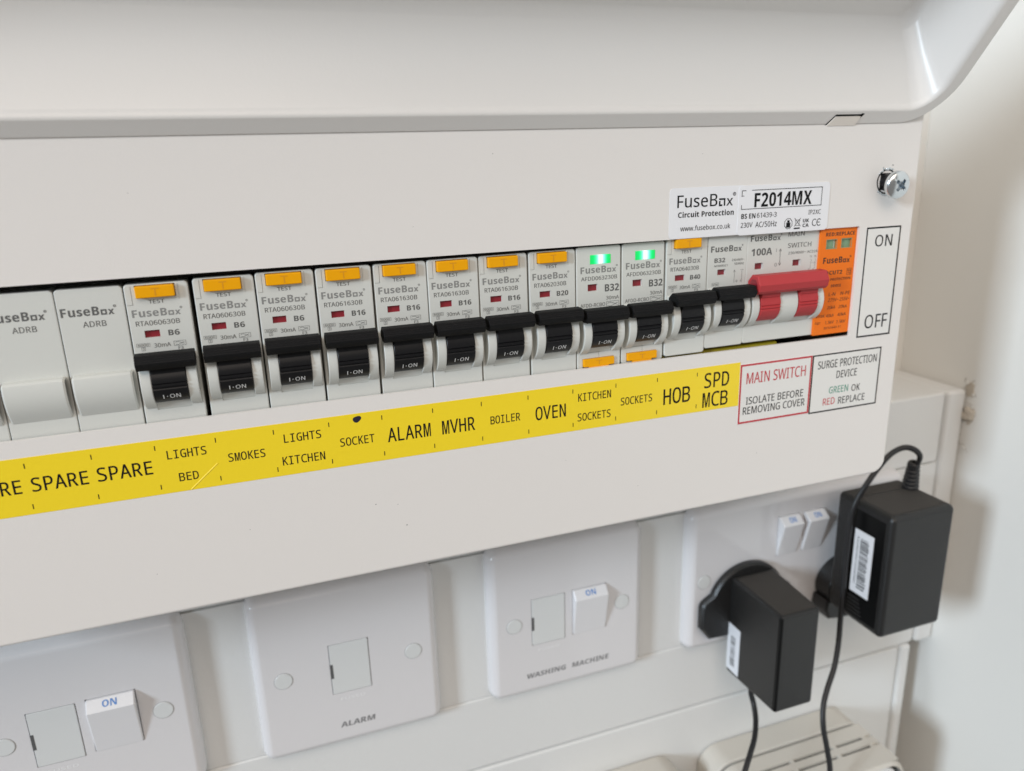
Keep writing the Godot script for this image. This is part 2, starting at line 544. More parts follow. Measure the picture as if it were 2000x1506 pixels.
func switch_parts(t: Node3D, lower := 0.0) -> void:
	var drum := put("switch_drum", mesh_of("drum", func(st: SurfaceTool) -> void: along_x(st, drum_poly(), -4.85, 4.85, 0.12, 0.93)), M.drum_black, t, Vector3(0, -0.3 * lower, 0))
	var letters := mesh_of("on_letters", func(st: SurfaceTool) -> void:
		var lay := Transform3D(Basis(Vector3.RIGHT, deg_to_rad(33.0)), Vector3(0, 24.8, -1.2))
		rect_lay(st, -2.35, -2.1, -0.85, 0.85, 7.27, lay)
		rect_lay(st, -1.35, -1.05, -0.15, 0.15, 7.27, lay)
		text(st, "ON", -0.45, 2.55, -0.85, 1.7, 7.27, false, false, lay))
	put("lettering", letters, M.white_print, drum)
	var bar := put("toggle_bar", mesh_of("bar", func(st: SurfaceTool) -> void:
		along_x(st, bar_poly(), -8.25, 8.25, 0.12, 0.9)
		box(st, -4.6, 27.4, -1.0, 4.6, 31.6, 5.2, 0.3)), M.toggle_black, t, Vector3(0, -lower, 0))
	put("handle_hollow", mesh_of("bar_hollow", func(st: SurfaceTool) -> void:
		along_x(st, [Vector2(2.4, 31.5), Vector2(5.0, 30.9), Vector2(7.2, 31.4), Vector2(7.4, 32.4), Vector2(6.4, 33.6), Vector2(3.8, 33.7), Vector2(2.4, 32.6)], -8.27, -8.2, 0.02, 0.9)), M.dark_inside, bar)

func rect_lay(st: SurfaceTool, x0: float, x1: float, y0: float, y1: float, z: float, lay: Transform3D) -> void:
	quad(st, lay * Vector3(x0, y0, z), lay * Vector3(x1, y0, z), lay * Vector3(x1, y1, z), lay * Vector3(x0, y1, z), lay.basis * Vector3.BACK)

func test_t(st: SurfaceTool, x: float, y: float, z: float, w: float, h: float) -> void:
	rect_z(st, x - w / 2, y + h * 0.36, x + w / 2, y + h / 2, z)
	rect_z(st, x - w * 0.09, y - h / 2, x + w * 0.09, y + h * 0.36, z)

# modules stand 2 mm behind the cover's face, 18.2 mm apart along a rail that is not quite level
const MODULE := 1.008

func seat(x: float, dy: float) -> Vector3:
	return Vector3(x * MODULE - 0.54, dy * MODULE - 0.69, -2.0)

func rcbo(x: float, dy: float, model: String, rating: String, label: String) -> void:
	var t := thing("circuit_breaker", label, "circuit breaker", seat(x, dy), "slim circuit breakers in the row of the fuse board")
	t.rotation.z = deg_to_rad(0.25 + 0.14 * sin(x * 1.7))
	t.position.z += 0.00018 * sin(x * 0.9)
	t.scale = Vector3.ONE * MODULE
	put("housing", body_mesh("rcbo"), M.device_plastic, t)
	switch_parts(t)
	var tb := put("test_button", mesh_of("rcbo_test", func(st: SurfaceTool) -> void: box(st, -5.7, 50.4, -2.0, 5.05, 53.95, 1.7, 0.35)), M.test_orange, t)
	put("lettering", mesh_of("rcbo_t", func(st: SurfaceTool) -> void: test_t(st, -0.2, 52.1, 1.74, 2.2, 2.3)), M.test_mark, tb)
	put("trip_indicator", mesh_of("rcbo_ind", func(st: SurfaceTool) -> void: box(st, -5.2, 38.1, -2.0, -0.7, 40.7, -0.75, 0.1)), M.trip_red, t)
	put("logo", mesh_of("rcbo_logo", func(st: SurfaceTool) -> void: logo(st, -7.6, 5.75, 44.6, 2.3, 0.05, true)), M.device_logo_print, t)
	put("lettering", mesh_of("rcbo_print_" + model, func(st: SurfaceTool) -> void:
		var z := 0.05
		text(st, "TEST", -2.6, 1.75, 48.45, 1.15, z)
		text(st, model, -7.0, 5.15, 41.95, 1.5, z)
		text(st, rating, 1.45, 4.6 if rating.length() < 3 else 5.9, 38.4, 1.75, z, true)
		frame(st, -7.8, 35.6, -4.1, 36.7, 0.08, z); text(st, "6000", -7.4, -4.5, 35.8, 0.7, z)
		frame(st, -6.6, 34.4, -5.5, 35.5, 0.08, z); text(st, "3", -6.25, -5.85, 34.6, 0.75, z)
		text(st, "30mA", -3.0, 1.65, 35.1, 1.3, z)
		wave_mark(st, 2.5, 35.1, 5.95, 36.6, z)
		text(st, "F3", 3.6, 5.0, 33.9, 0.95, z)), M.device_grey_print, t)

func afdd(x: float, dy: float, label: String) -> void:
	var t := thing("arc_fault_breaker", label, "circuit breaker", seat(x, dy), "arc fault breakers with a lit green lamp")
	t.rotation.z = deg_to_rad(0.25 + 0.14 * sin(x * 1.7))
	t.position.z += 0.00018 * sin(x * 0.9)
	t.scale = Vector3.ONE * MODULE
	put("housing", body_mesh("afdd"), M.device_plastic, t)
	switch_parts(t, 1.45)
	var tb := put("test_button", mesh_of("afdd_test", func(st: SurfaceTool) -> void:
		box(st, -6.6, 10.6, -2.0, 6.0, 13.55, 0.9, 0.3)
		box(st, -4.4, 9.7, -2.0, 3.8, 10.9, 0.75, 0.25)), M.test_orange, t)
	put("lettering", mesh_of("afdd_t", func(st: SurfaceTool) -> void: test_t(st, -0.3, 12.0, 0.94, 2.4, 1.7)), M.test_mark, tb)
	put("trip_indicator", mesh_of("afdd_ind", func(st: SurfaceTool) -> void: box(st, -4.6, 38.3, -2.4, -0.3, 41.2, -1.0, 0.1)), M.trip_red, t)
	put("status_lamp", mesh_of("led", func(st: SurfaceTool) -> void:
		var q := [Vector3(-3.3, 48.25, 0.12), Vector3(4.6, 48.25, 0.12), Vector3(4.6, 51.25, 0.12), Vector3(-3.3, 51.25, 0.12)]
		var uv := [Vector2(0, 1), Vector2(1, 1), Vector2(1, 0), Vector2(0, 0)]
		for k in [0, 2, 1, 0, 3, 2]: vert(st, q[k], Vector3.BACK, uv[k])
		for k in 4:
			var l := (k + 1) % 4
			var down := Vector3(0, 0, -1.2)
			for c in [[q[k], uv[k]], [q[l], uv[l]], [q[l] + down, uv[l]], [q[k], uv[k]], [q[l] + down, uv[l]], [q[k] + down, uv[k]]]:
				vert(st, c[0], (q[k] + q[l] - q[0] - q[2]).normalized(), c[1])), M.led_green, t)
	put("logo", mesh_of("afdd_logo", func(st: SurfaceTool) -> void: logo(st, -7.2, 6.9, 44.95, 2.4, 0.05, true)), M.device_logo_print, t)
	var glow := OmniLight3D.new()   # the lamp's own faint green spill on its housing
	glow.name = "status_glow"
	glow.light_color = Color(0.25, 1.0, 0.6)
	glow.light_energy = 0.0000035
	glow.light_size = 0.0015
	glow.omni_range = 0.3
	glow.omni_attenuation = 2.0
	glow.shadow_enabled = true
	glow.position = Vector3(0.65, 49.75, 2.6) * S
	t.add_child(glow)
	put("lettering", mesh_of("afdd_print", func(st: SurfaceTool) -> void:
		var z := 0.05
		text(st, "AFDD063230B", -7.0, 7.3, 42.35, 1.45, z)
		text(st, "B32", 2.4, 8.1, 37.95, 2.6, z, true)
		text(st, "30mA", 2.9, 8.1, 34.9, 1.35, z)
		text(st, "AFDD-RCBO", -7.4, 2.5, 32.75, 1.3, z)
		wave_mark(st, 3.0, 32.0, 8.1, 34.3, z, 0.16)), M.device_grey_print, t)

func blank(x: float, dy: float, label: String) -> void:
	var t := thing("blank_module", label, "blanking module", seat(x, dy), "plain blanking modules at the end of the row")
	t.scale = Vector3.ONE * MODULE
	put("housing", mesh_of("blank", func(st: SurfaceTool) -> void:
		slab(st, -8.9, 9.5, 8.9, 54.5, 0.0, -42.0, 1.1, 0.3, 0.4)
		var pts := [Vector2(-0.5, 29.3), Vector2(2.3, 29.1), Vector2(3.1, 28.5)]
		for i in 9:
			var f := i / 8.0
			pts.append(Vector2(3.2 + sin(f * PI) * 0.55 - f * f * 3.1, lerpf(28.0, 16.6, f)))
		pts.append(Vector2(-0.5, 16.5))
		along_x(st, pts, -8.1, 8.1, 0.5, 0.85)), M.device_plastic, t)
	put("lettering", mesh_of("blank_print", func(st: SurfaceTool) -> void:
		logo(st, -8.1, 5.9, 46.4, 2.6, 0.05, true)
		text(st, "ADRB", -2.9, 3.3, 43.1, 1.7, 0.05)), M.device_grey_print, t)

func devices() -> void:
	var spare := ["plain grey blanking module, first from the cut-off left end of the row", "plain grey blanking module between two others over the first SPARE text", "plain grey blanking module beside the first breaker, over the second SPARE text"]
	blank(-10.7, -0.55, spare[0])
	blank(7.3, -0.5, spare[1])
	blank(25.3, -0.5, spare[2])
	blank(-28.7, -0.6, "plain grey blanking module beyond the one that is cut off")
	var runs := [
		[43.4, -0.4, "RTA060630B", "B6", "slim grey breaker marked B6 over LIGHTS BED, beside a blanking module"],
		[62.3, 0.0, "RTA060630B", "B6", "slim grey breaker marked B6 over the SMOKES label"],
		[80.3, 0.35, "RTA061630B", "B16", "slim grey breaker marked B16 over the LIGHTS KITCHEN label"],
		[98.5, 0.35, "RTA061630B", "B16", "slim grey breaker marked B16 over the SOCKET label with an ink dot"],
		[116.8, 0.35, "RTA061630B", "B16", "slim grey breaker marked B16 over the ALARM label"],
		[134.7, 0.5, "RTA061630B", "B16", "slim grey breaker marked B16 over the MVHR label"],
		[152.7, 0.55, "RTA061630B", "B16", "slim grey breaker marked B16 over the BOILER label"],
		[170.9, 0.7, "RTA062030B", "B20", "slim grey breaker marked B20 over the OVEN label"],
	]
	runs[2][2] = "RTA060630B"; runs[2][3] = "B6"; runs[2][4] = "slim grey breaker marked B6 over the LIGHTS KITCHEN label"
	for r in runs: rcbo(r[0], r[1], r[2], r[3], r[4])
	afdd(188.8, 1.15, "grey breaker with lit green lamp over the KITCHEN SOCKETS label")
	afdd(206.9, 1.4, "grey breaker with lit green lamp over the single SOCKETS label")
	rcbo(225.1, 2.25, "RTA064030B", "B40", "slim grey breaker marked B40 over the HOB label, its top under the white sticker")

	var t := thing("miniature_breaker", "grey breaker without test button, marked B32, over the SPD MCB label", "circuit breaker", seat(242.8, 3.45))
	t.scale = Vector3.ONE * MODULE
	put("housing", body_mesh("mcb"), M.device_plastic, t)
	switch_parts(t, 0.5)
	var ind := mb()
	box(ind, -4.4, 37.6, -2.4, -0.4, 40.2, -1.1, 0.1)
	put("trip_indicator", ind, M.trip_red, t)
	var st := mb()
	logo(st, -7.5, 6.2, 46.6, 2.3, 0.05, true)
	text(st, "B32", -5.8, -1.0, 42.65, 1.7, 0.05, true)
	text(st, "MT06B321", -5.7, 0.1, 41.0, 0.8, 0.05)
	text(st, "230/400V~", 2.0, 7.5, 42.8, 0.85, 0.05)
	text(st, "50/60Hz", 3.2, 7.5, 41.3, 0.85, 0.05)
	stroke(st, [Vector2(3.4, 34.5), Vector2(3.4, 39.2)], 0.12, 0.05); stroke(st, [Vector2(6.8, 34.5), Vector2(6.8, 39.2)], 0.12, 0.05)
	stroke(st, [Vector2(3.0, 38.6), Vector2(3.4, 39.4), Vector2(3.8, 38.6)], 0.12, 0.05); stroke(st, [Vector2(6.2, 39.3), Vector2(7.4, 39.3)], 0.12, 0.05)
	text(st, "0", 4.2, 4.9, 34.6, 0.9, 0.05); text(st, "P", 6.2, 6.6, 34.6, 0.7, 0.06)
	frame(st, -6.6, 33.8, -3.4, 35.0, 0.08, 0.05); text(st, "6000", -6.2, -3.8, 34.05, 0.65, 0.05)
	put("lettering", st, M.device_grey_print, t)

	t = thing("main_switch", "double width main switch with red handle, beside the orange surge protector", "main switch", seat(268.8, 3.7))
	t.scale = Vector3.ONE * MODULE
	st = mb()
	var holes := []
	for c in [-9.0, 9.0]: holes.append([c - 4.7, 16.3, c + 4.7, 33.0, 12.0])
	holes.append([-13.4, 38.5, -9.5, 41.0, 1.5]); holes.append([4.4, 38.6, 8.3, 41.1, 1.5])
	slab(st, -17.35, 9.5, 17.35, 54.5, 0.0, -42.0, 1.0, 0.4, 0.45, holes)
	for a in [[-17.0, -13.7], [-4.3, 4.3], [13.7, 16.9]]:
		along_x(st, sickle(9.3, 24.7, -4.0), a[0], a[1], 0.22, 0.9)
	for c in [-9.0, 9.0]:
		along_x(st, [Vector2(-0.3, 16.32), Vector2(0.9, 19.0), Vector2(-3.0, 19.0), Vector2(-3.0, 16.4)], c - 4.68, c + 4.68, 0.05, 0.99)
	put("housing", st, M.device_plastic, t)
	for c in [-9.0, 9.0]:
		put("switch_drum", mesh_of("drum_red", func(s: SurfaceTool) -> void: along_x(s, drum_poly(), -4.5, 4.5, 0.15, 0.93)), M.switch_red, t, Vector3(c, 0, 0))
	st = mb()
	along_x(st, [Vector2(3.6, 30.0), Vector2(7.2, 30.1), Vector2(8.3, 31.2), Vector2(8.9, 33.6), Vector2(7.0, 37.1), Vector2(3.4, 37.2), Vector2(1.0, 34.6), Vector2(1.2, 31.4)], -17.0, 15.6, 0.3, 0.93)
	for c in [-9.0, 9.0]: box(st, c - 4.4, 28.2, -1.0, c + 4.4, 31.8, 5.6, 0.3)
	var bar := put("toggle_bar", st, M.switch_red, t)
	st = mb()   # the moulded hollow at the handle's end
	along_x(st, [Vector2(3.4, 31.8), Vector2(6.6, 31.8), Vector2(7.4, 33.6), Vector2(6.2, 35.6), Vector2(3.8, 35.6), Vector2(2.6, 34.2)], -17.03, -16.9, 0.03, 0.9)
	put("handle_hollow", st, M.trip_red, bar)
	st = mb()
	box(st, -13.6, 38.3, -2.4, -9.2, 41.2, -1.2, 0.1)
	put("trip_indicator", st, M.trip_red, t)
	st = mb()
	box(st, 4.2, 38.4, -2.4, 8.5, 41.3, -1.2, 0.1)
	put("trip_indicator", st, M.trip_red, t)
	st = mb()
	logo(st, -15.9, -2.1, 49.3, 2.3, 0.05, true)
	text(st, "MAIN", 1.5, 9.2, 50.3, 1.75, 0.05)
	text(st, "SWITCH", 1.6, 12.8, 45.9, 1.8, 0.05)
	text(st, "230/400V~ AC22A", 2.0, 16.2, 43.35, 1.0, 0.05)
	text(st, "100A", -15.3, -5.7, 43.85, 2.7, 0.05, true)
	stroke(st, [Vector2(-1.85, 39.6), Vector2(-1.85, 45.6)], 0.2, 0.05)
	for q in [[45.8, -0.9], [39.4, 0.9]]: stroke(st, [Vector2(-2.35, q[0] + q[1]), Vector2(-1.85, q[0]), Vector2(-1.35, q[0] + q[1])], 0.16, 0.06)
	text(st, "I", -3.9, -3.55, 44.8, 1.2, 0.05); text(st, "O", -4.2, -3.1, 39.1, 1.3, 0.05)
	for k in 2:
		var cx := 13.1 + 2.1 * k
		text(st, ["1", "3"][k] + "L", cx - 0.6, cx + 0.6, 41.5, 0.75, 0.05)
		stroke(st, [Vector2(cx, 40.9), Vector2(cx + 0.45, 40.1), Vector2(cx, 39.8), Vector2(cx, 36.9)], 0.1, 0.05)
		text(st, ["2", "4"][k], cx - 0.9, cx - 0.35, 36.3, 0.8, 0.05)
	stroke(st, [Vector2(13.3, 39.3), Vector2(15.5, 39.3)], 0.08, 0.06)
	put("lettering", st, M.device_grey_print, t)

	t = thing("surge_protector", "orange surge protection module with two green windows", "surge protector", Vector3(295.6, 0, -1.2))
	st = mb()
	slab(st, -8.7, 12.3, 9.6, 57.5, 0.0, -42.0, 0.5, 0.25, 0.3, [[-5.6, 47.6, -0.1, 51.5, 1.2], [1.9, 47.7, 7.3, 51.6, 1.2]])
	put("housing", st, M.spd_orange, t)
	for q in [-2.85, 4.6]:
		st = mb()
		frame(st, q - 2.72, 47.65, q + 2.72, 51.5, 0.25, -0.06)
		box(st, q - 2.9, 47.4, -2.4, q + 2.9, 51.8, -0.9, 0.1)
		var w := put("status_window", st, M.spd_window, t)
		if q < 0:
			st = mb()
			rect_z(st, q + 1.7, 47.9, q + 1.95, 51.2, -0.85)
			put("marking", st, M.white_print, w)
	st = mb()
	var z := 0.05
	text(st, "RED:REPLACE", -6.0, 8.4, 52.75, 1.5, z, true)
	logo(st, -6.4, 7.0, 41.8, 2.5, z, true)
	text(st, "SPDCUT2", -8.0, 3.7, 37.2, 1.6, z, true)
	frame(st, 6.0, 36.5, 8.4, 39.2, 0.15, z); text(st, "T2", 6.4, 8.05, 37.0, 1.65, z, true)
	text(st, "SURGE PROTECTION", -7.8, 8.2, 34.7, 1.0, z, true)
	text(st, "DEVICE", -1.4, 3.6, 32.0, 1.05, z, true)
	for r in [["L-N", -2.2, 1.1, 28.4], ["N-PE", 3.8, 8.5, 28.4], ["275V~", -2.3, 3.0, 26.0], ["255V~", 3.6, 8.6, 25.95], ["20kA", -2.4, 1.7, 22.9], ["20kA", 3.4, 7.7, 22.85], ["40kA", -2.7, 1.3, 19.5], ["40kA", 3.1, 7.5, 19.55], ["1.5kV", -2.9, 1.5, 16.65], ["1.5kV", 2.9, 7.5, 16.5],
		["Uc:", -6.7, -4.3, 26.0], ["In:", -7.1, -5.3, 23.0], ["Imax:", -7.6, -3.1, 19.7], ["Up:", -7.9, -5.3, 16.65]]:
		text(st, r[0], r[1], r[2], r[3], 1.4, z, false, false, Transform3D(), 0.12)
	text(st, "IEC61643-11", -3.2, 5.4, 14.5, 1.0, z)
	put("lettering", st, M.spd_print, t)

# ---------------------------------------------------------------- the enclosure, its lid and its stickers
func lid_point(x: float, r: float, t: float) -> Vector3:
	var a := deg_to_rad(53.0)
	return Vector3(x, 95.3 + r * sin(a) + t * cos(a), 0.4 + r * cos(a) - t * sin(a))

func enclosure() -> void:
	var t := thing("consumer_unit", "white metal fuse board with raised lid and a long yellow label strip", "consumer unit")
	var x0 := -112.0
	var x1 := 332.7
	var yb := -55.4
	var yt := 111.0
	var st := mb()
	slab(st, x0, yb, x1, yt, 0.0, -1.4, 6.5, 1.3, 1.3, [[-48.0, 10.9, 305.1, 56.0, 1.2], [313.0, 69.8, 319.6, 76.4, 1.4]], 8, 4)
	put("front_cover", st, M.enclosure_paint, t)
	for q in [[x0 + 0.4, yb + 0.5, x1 - 0.4, yb + 1.7], [x0 + 0.4, yt - 1.7, x1 - 0.4, yt - 0.5], [x1 - 1.6, yb + 6.6, x1 - 0.4, yt - 6.6], [x0 + 0.4, yb + 6.6, x0 + 1.6, yt - 6.6]]:
		st = mb()
		box(st, q[0] + (6.0 if q[1] == yb + 0.5 or q[1] == yt - 1.7 else 0.0), q[1], -124.8, q[2] - (6.0 if q[1] == yb + 0.5 or q[1] == yt - 1.7 else 0.0), q[3], -1.5, 0.2)
		put("side_panel", st, M.enclosure_paint, t)
	st = mb()
	box(st, x0 + 2, yb + 2, -124.6, x1 - 2, yt - 2, -60.0, 0.2)
	put("back_tray", st, M.dark_inside, t)
	st = mb()
	box(st, -46, 22, -59, 306, 57, -43, 0.3)
	put("mounting_rail", st, M.zinc_dark, t)
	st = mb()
	box(st, -47, 55.0, -7.0, 214, 61, -2.3, 0.3)  # black strip added to stand for the shade above the modules
	put("gap_shade_strip", st, M.dark_inside, t)
	st = mb()
	box(st, 214, -4, -12, 273.0, 11.0, -5.0, 1.0)
	put("busbar_cover", st, M.busbar_yellow, t)

	# the lid: a shallow pressed tray, swung up on the hinge at the top of the opening
	var rings := []
	var prof := [[0.5, 0.5, 1.0], [0.05, 0.05, 0.9], [0.0, 0.0, 0.25], [0.08, 0.08, 0.06], [0.25, 0.25, 0.0], [0.35, 0.35, 0.0], [5.3, 5.3, 0.0], [5.4, 5.4, 0.0]]
	for i in range(1, 7):   # the bend from the flat rim into the walls
		var a := PI / 2 * i / 6.0
		prof.append([5.4 + 2.4 * sin(a * 0.6), 5.4 + 2.4 * sin(a * 0.9), 2.6 * (1.0 - cos(a))])
	for i in range(1, 6): prof.append([lerpf(7.4, 24.4, i / 5.0), lerpf(7.8, 12.4, i / 5.0), lerpf(2.6, 24.0, i / 5.0)])
	for i in range(1, 8):   # and from the walls into the floor
		var a := PI / 2 * i / 7.0
		prof.append([24.4 + 4.6 * (sin(a) * 0.62 + (1.0 - cos(a)) * 0.38), 12.4 + 4.4 * (1.0 - cos(a)), 24.0 + 2.8 * sin(a)])
	var lx0 := -117.0
	var lx1 := 337.8
	var depth := 104.0
	var K := 10
	for p in prof:
		var row := []
		var R := maxf(20.0 - p[1] * 1.3, 6.0)
		for q in outline(lx0 + p[1], p[0], lx1 - p[1], depth - p[1], R, K): row.append(lid_point(q[0].x, q[0].y, p[2]))
		rings.append(row)
	var n: int = rings[0].size()
	var nrm := []
	var cen0 := lid_point((lx0 + lx1) / 2, depth / 2, 0.0)
	var mid := lid_point((lx0 + lx1) / 2, depth / 2, -60.0)
	for j in rings.size():
		var row := []
		for i in n:
			var du: Vector3 = rings[j][(i + 1) % n] - rings[j][(i + n - 1) % n]
			var dv: Vector3 = rings[mini(j + 1, rings.size() - 1)][i] - rings[maxi(j - 1, 0)][i]
			var m := du.cross(dv).normalized()
			if j > 3 and m.dot(mid - rings[j][i]) < 0: m = -m
			if j <= 3 and m.dot(rings[j][i] - cen0) < 0: m = -m
			row.append(m)
		nrm.append(row)
	st = mb()
	for j in rings.size() - 1:
		for i in n:
			var k := (i + 1) % n
			quad4(st, rings[j][i], rings[j][k], rings[j + 1][k], rings[j + 1][i], nrm[j][i], nrm[j][k], nrm[j + 1][k], nrm[j + 1][i])
	var e: Array = rings[-1]
	var fn := (lid_point(0, 0, -1) - lid_point(0, 0, 0)).normalized()
	var cen := lid_point((lx0 + lx1) / 2, depth / 2, prof[-1][2])
	for i in n: tri(st, cen, e[i], e[(i + 1) % n], fn, fn, fn)
	# the outer skin, 1.2 mm behind
	for j in range(5, rings.size() - 1):
		for i in n:
			var k := (i + 1) % n
			var o := -1.2
			quad4(st, rings[j][i] + nrm[j][i] * o, rings[j][k] + nrm[j][k] * o, rings[j + 1][k] + nrm[j + 1][k] * o, rings[j + 1][i] + nrm[j + 1][i] * o, -nrm[j][i], -nrm[j][k], -nrm[j + 1][k], -nrm[j + 1][i])
	for i in n: tri(st, cen - fn * 1.2, e[i] - fn * 1.2, e[(i + 1) % n] - fn * 1.2, -fn, -fn, -fn)
	var lid := put("lid", st, M.lid_paint, t)
	lid.set_meta("label", "glossy white lid swung up over the row of breakers")
	# the hinge tab that comes through a notch in the lid's rim
	st = mb()
	var u := (lid_point(0, 1, 0) - lid_point(0, 0, 0)).normalized()
	var pts := [Vector2(284.2, -0.6), Vector2(297.4, -0.6), Vector2(297.9, 3.4), Vector2(286.0, 3.4)]
	var base := lid_point(0, 0, -0.25)
	var q3 := []
	for p in pts: q3.append(base + Vector3(p.x, 0, 0) + u * p.y)
	quad(st, q3[0], q3[1], q3[2], q3[3], fn)
	for k in 4: quad(st, q3[k], q3[(k + 1) % 4], q3[(k + 1) % 4] - fn * 0.9, q3[k] - fn * 0.9, (q3[k] - (q3[0] + q3[2]) * 0.5).normalized())
	put("hinge_tab", st, M.hinge_metal, lid)
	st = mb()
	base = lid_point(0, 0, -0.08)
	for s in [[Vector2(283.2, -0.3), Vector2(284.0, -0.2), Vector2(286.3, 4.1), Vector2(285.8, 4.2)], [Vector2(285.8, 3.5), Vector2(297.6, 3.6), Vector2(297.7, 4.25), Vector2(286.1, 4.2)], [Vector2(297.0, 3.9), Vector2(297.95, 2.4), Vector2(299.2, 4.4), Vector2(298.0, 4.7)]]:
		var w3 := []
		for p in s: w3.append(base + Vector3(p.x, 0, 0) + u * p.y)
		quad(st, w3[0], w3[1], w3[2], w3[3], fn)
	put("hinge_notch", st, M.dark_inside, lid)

	# the cover screw, backed half out and drooping in its hole
	var scr := Node3D.new()
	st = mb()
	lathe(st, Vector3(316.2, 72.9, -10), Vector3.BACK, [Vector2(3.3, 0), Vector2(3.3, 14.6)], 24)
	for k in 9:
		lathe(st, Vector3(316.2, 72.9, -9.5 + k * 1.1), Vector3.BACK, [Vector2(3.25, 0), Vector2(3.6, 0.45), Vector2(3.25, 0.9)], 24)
	lathe(st, Vector3(316.3, 73.1, -1.0), Vector3.BACK, [Vector2(4.9, 0), Vector2(4.9, 1.05), Vector2(4.5, 1.1), Vector2(3.0, 0.4)], 32)  # black ring added to stand for the dark of a rounder hole
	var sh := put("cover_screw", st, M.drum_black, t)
	scr.free()
	var head := CSGCombiner3D.new()
	head.name = "screw_head"
	head.material_override = M.zinc
	sh.add_child(head, true)
	head.position = Vector3(316.3, 72.0, 4.6) * S
	head.rotation = Vector3(deg_to_rad(4.0), deg_to_rad(-3.0), deg_to_rad(-38.0))
	var dome := CSGPolygon3D.new()
	dome.mode = CSGPolygon3D.MODE_SPIN
	dome.spin_sides = 40
	dome.smooth_faces = true
	var prof2 := PackedVector2Array([Vector2(0, 0), Vector2(5.2, 0) * S, Vector2(5.45, 0.3) * S, Vector2(5.45, 1.5) * S])
	for i in 8:
		var a := PI / 2 * (i + 1) / 8.0
		prof2.append(Vector2(5.45 * cos(a) * 0.98 + 0.02, 1.5 + 2.0 * sin(a)) * S if i < 7 else Vector2(0, 3.5) * S)
	dome.polygon = prof2
	dome.rotation.x = PI / 2
	head.add_child(dome)
	for b in [[Vector3(12, 0.75, 1.0), 3.4, 0.0], [Vector3(5.2, 1.35, 3.2), 3.2, 0.0], [Vector3(1.35, 5.2, 3.2), 3.2, 0.0], [Vector3(3.4, 0.35, 2.2), 3.5, 45.0], [Vector3(0.35, 3.4, 2.2), 3.5, 45.0]]:
		var c := CSGBox3D.new()
		c.size = b[0] * S
		c.position = Vector3(0, 0, b[1]) * S
		c.rotation.z = deg_to_rad(b[2])
		c.operation = CSGShape3D.OPERATION_SUBTRACTION
		head.add_child(c)
	st = mb()   # sheets in the cross, its shade painted as darker zinc
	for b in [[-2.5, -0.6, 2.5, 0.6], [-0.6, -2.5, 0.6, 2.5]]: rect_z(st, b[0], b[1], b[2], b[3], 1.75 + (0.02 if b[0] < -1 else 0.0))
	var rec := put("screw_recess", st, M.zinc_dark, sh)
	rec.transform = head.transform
	# paint torn up round the hole
	var rng := RandomNumberGenerator.new()
	rng.seed = 4
	st = mb()
	for i in 26:
		var a := deg_to_rad(lerpf(60.0, 320.0, i / 25.0))
		if i > 8 and i < 16: continue
		var r := 4.7 + rng.randf() * 0.7
		var c := Vector3(316.3 + cos(a) * r, 73.1 + sin(a) * r, 0.0)
		rbox(st, c, Vector3(0.5 + rng.randf() * 0.6, 0.5 + rng.randf() * 0.5, 0.3 + rng.randf() * 0.6), 0.15, 1)
	put("hole_burr", st, M.zinc, t)
	st = mb()
	for q in [[318.8, 79.4, 0.28], [314.2, 78.6, 0.2], [317.3, 78.0, 0.2], [102.3, -28.7, 0.16], [112.7, -38.7, 0.2], [110.0, -30.1, 0.12], [150.0, 88.0, 0.12], [40.0, 80.0, 0.1], [122.0, 66.0, 0.09], [230.0, 86.0, 0.1], [262.0, -35.0, 0.13], [30.0, -40.0, 0.1], [175.0, -24.0, 0.08], [60.0, -30.0, 0.1], [206.0, -40.0, 0.1]]:
		rbox(st, Vector3(q[0], q[1], 0.0), Vector3(q[2] * 2, q[2] * 1.6, 0.1), 0.04, 1)
	put("paint_speck", st, M.gap_dark, t).set_meta("kind", "stuff")

	stickers(t)

func sheet(st: SurfaceTool, x0: float, y0: float, x1: float, y1: float, z: float, R := 0.1) -> void:
	slab(st, x0, y0, x1, y1, z, 0.0, R, 0.04, 0.04, [], 4, 1)

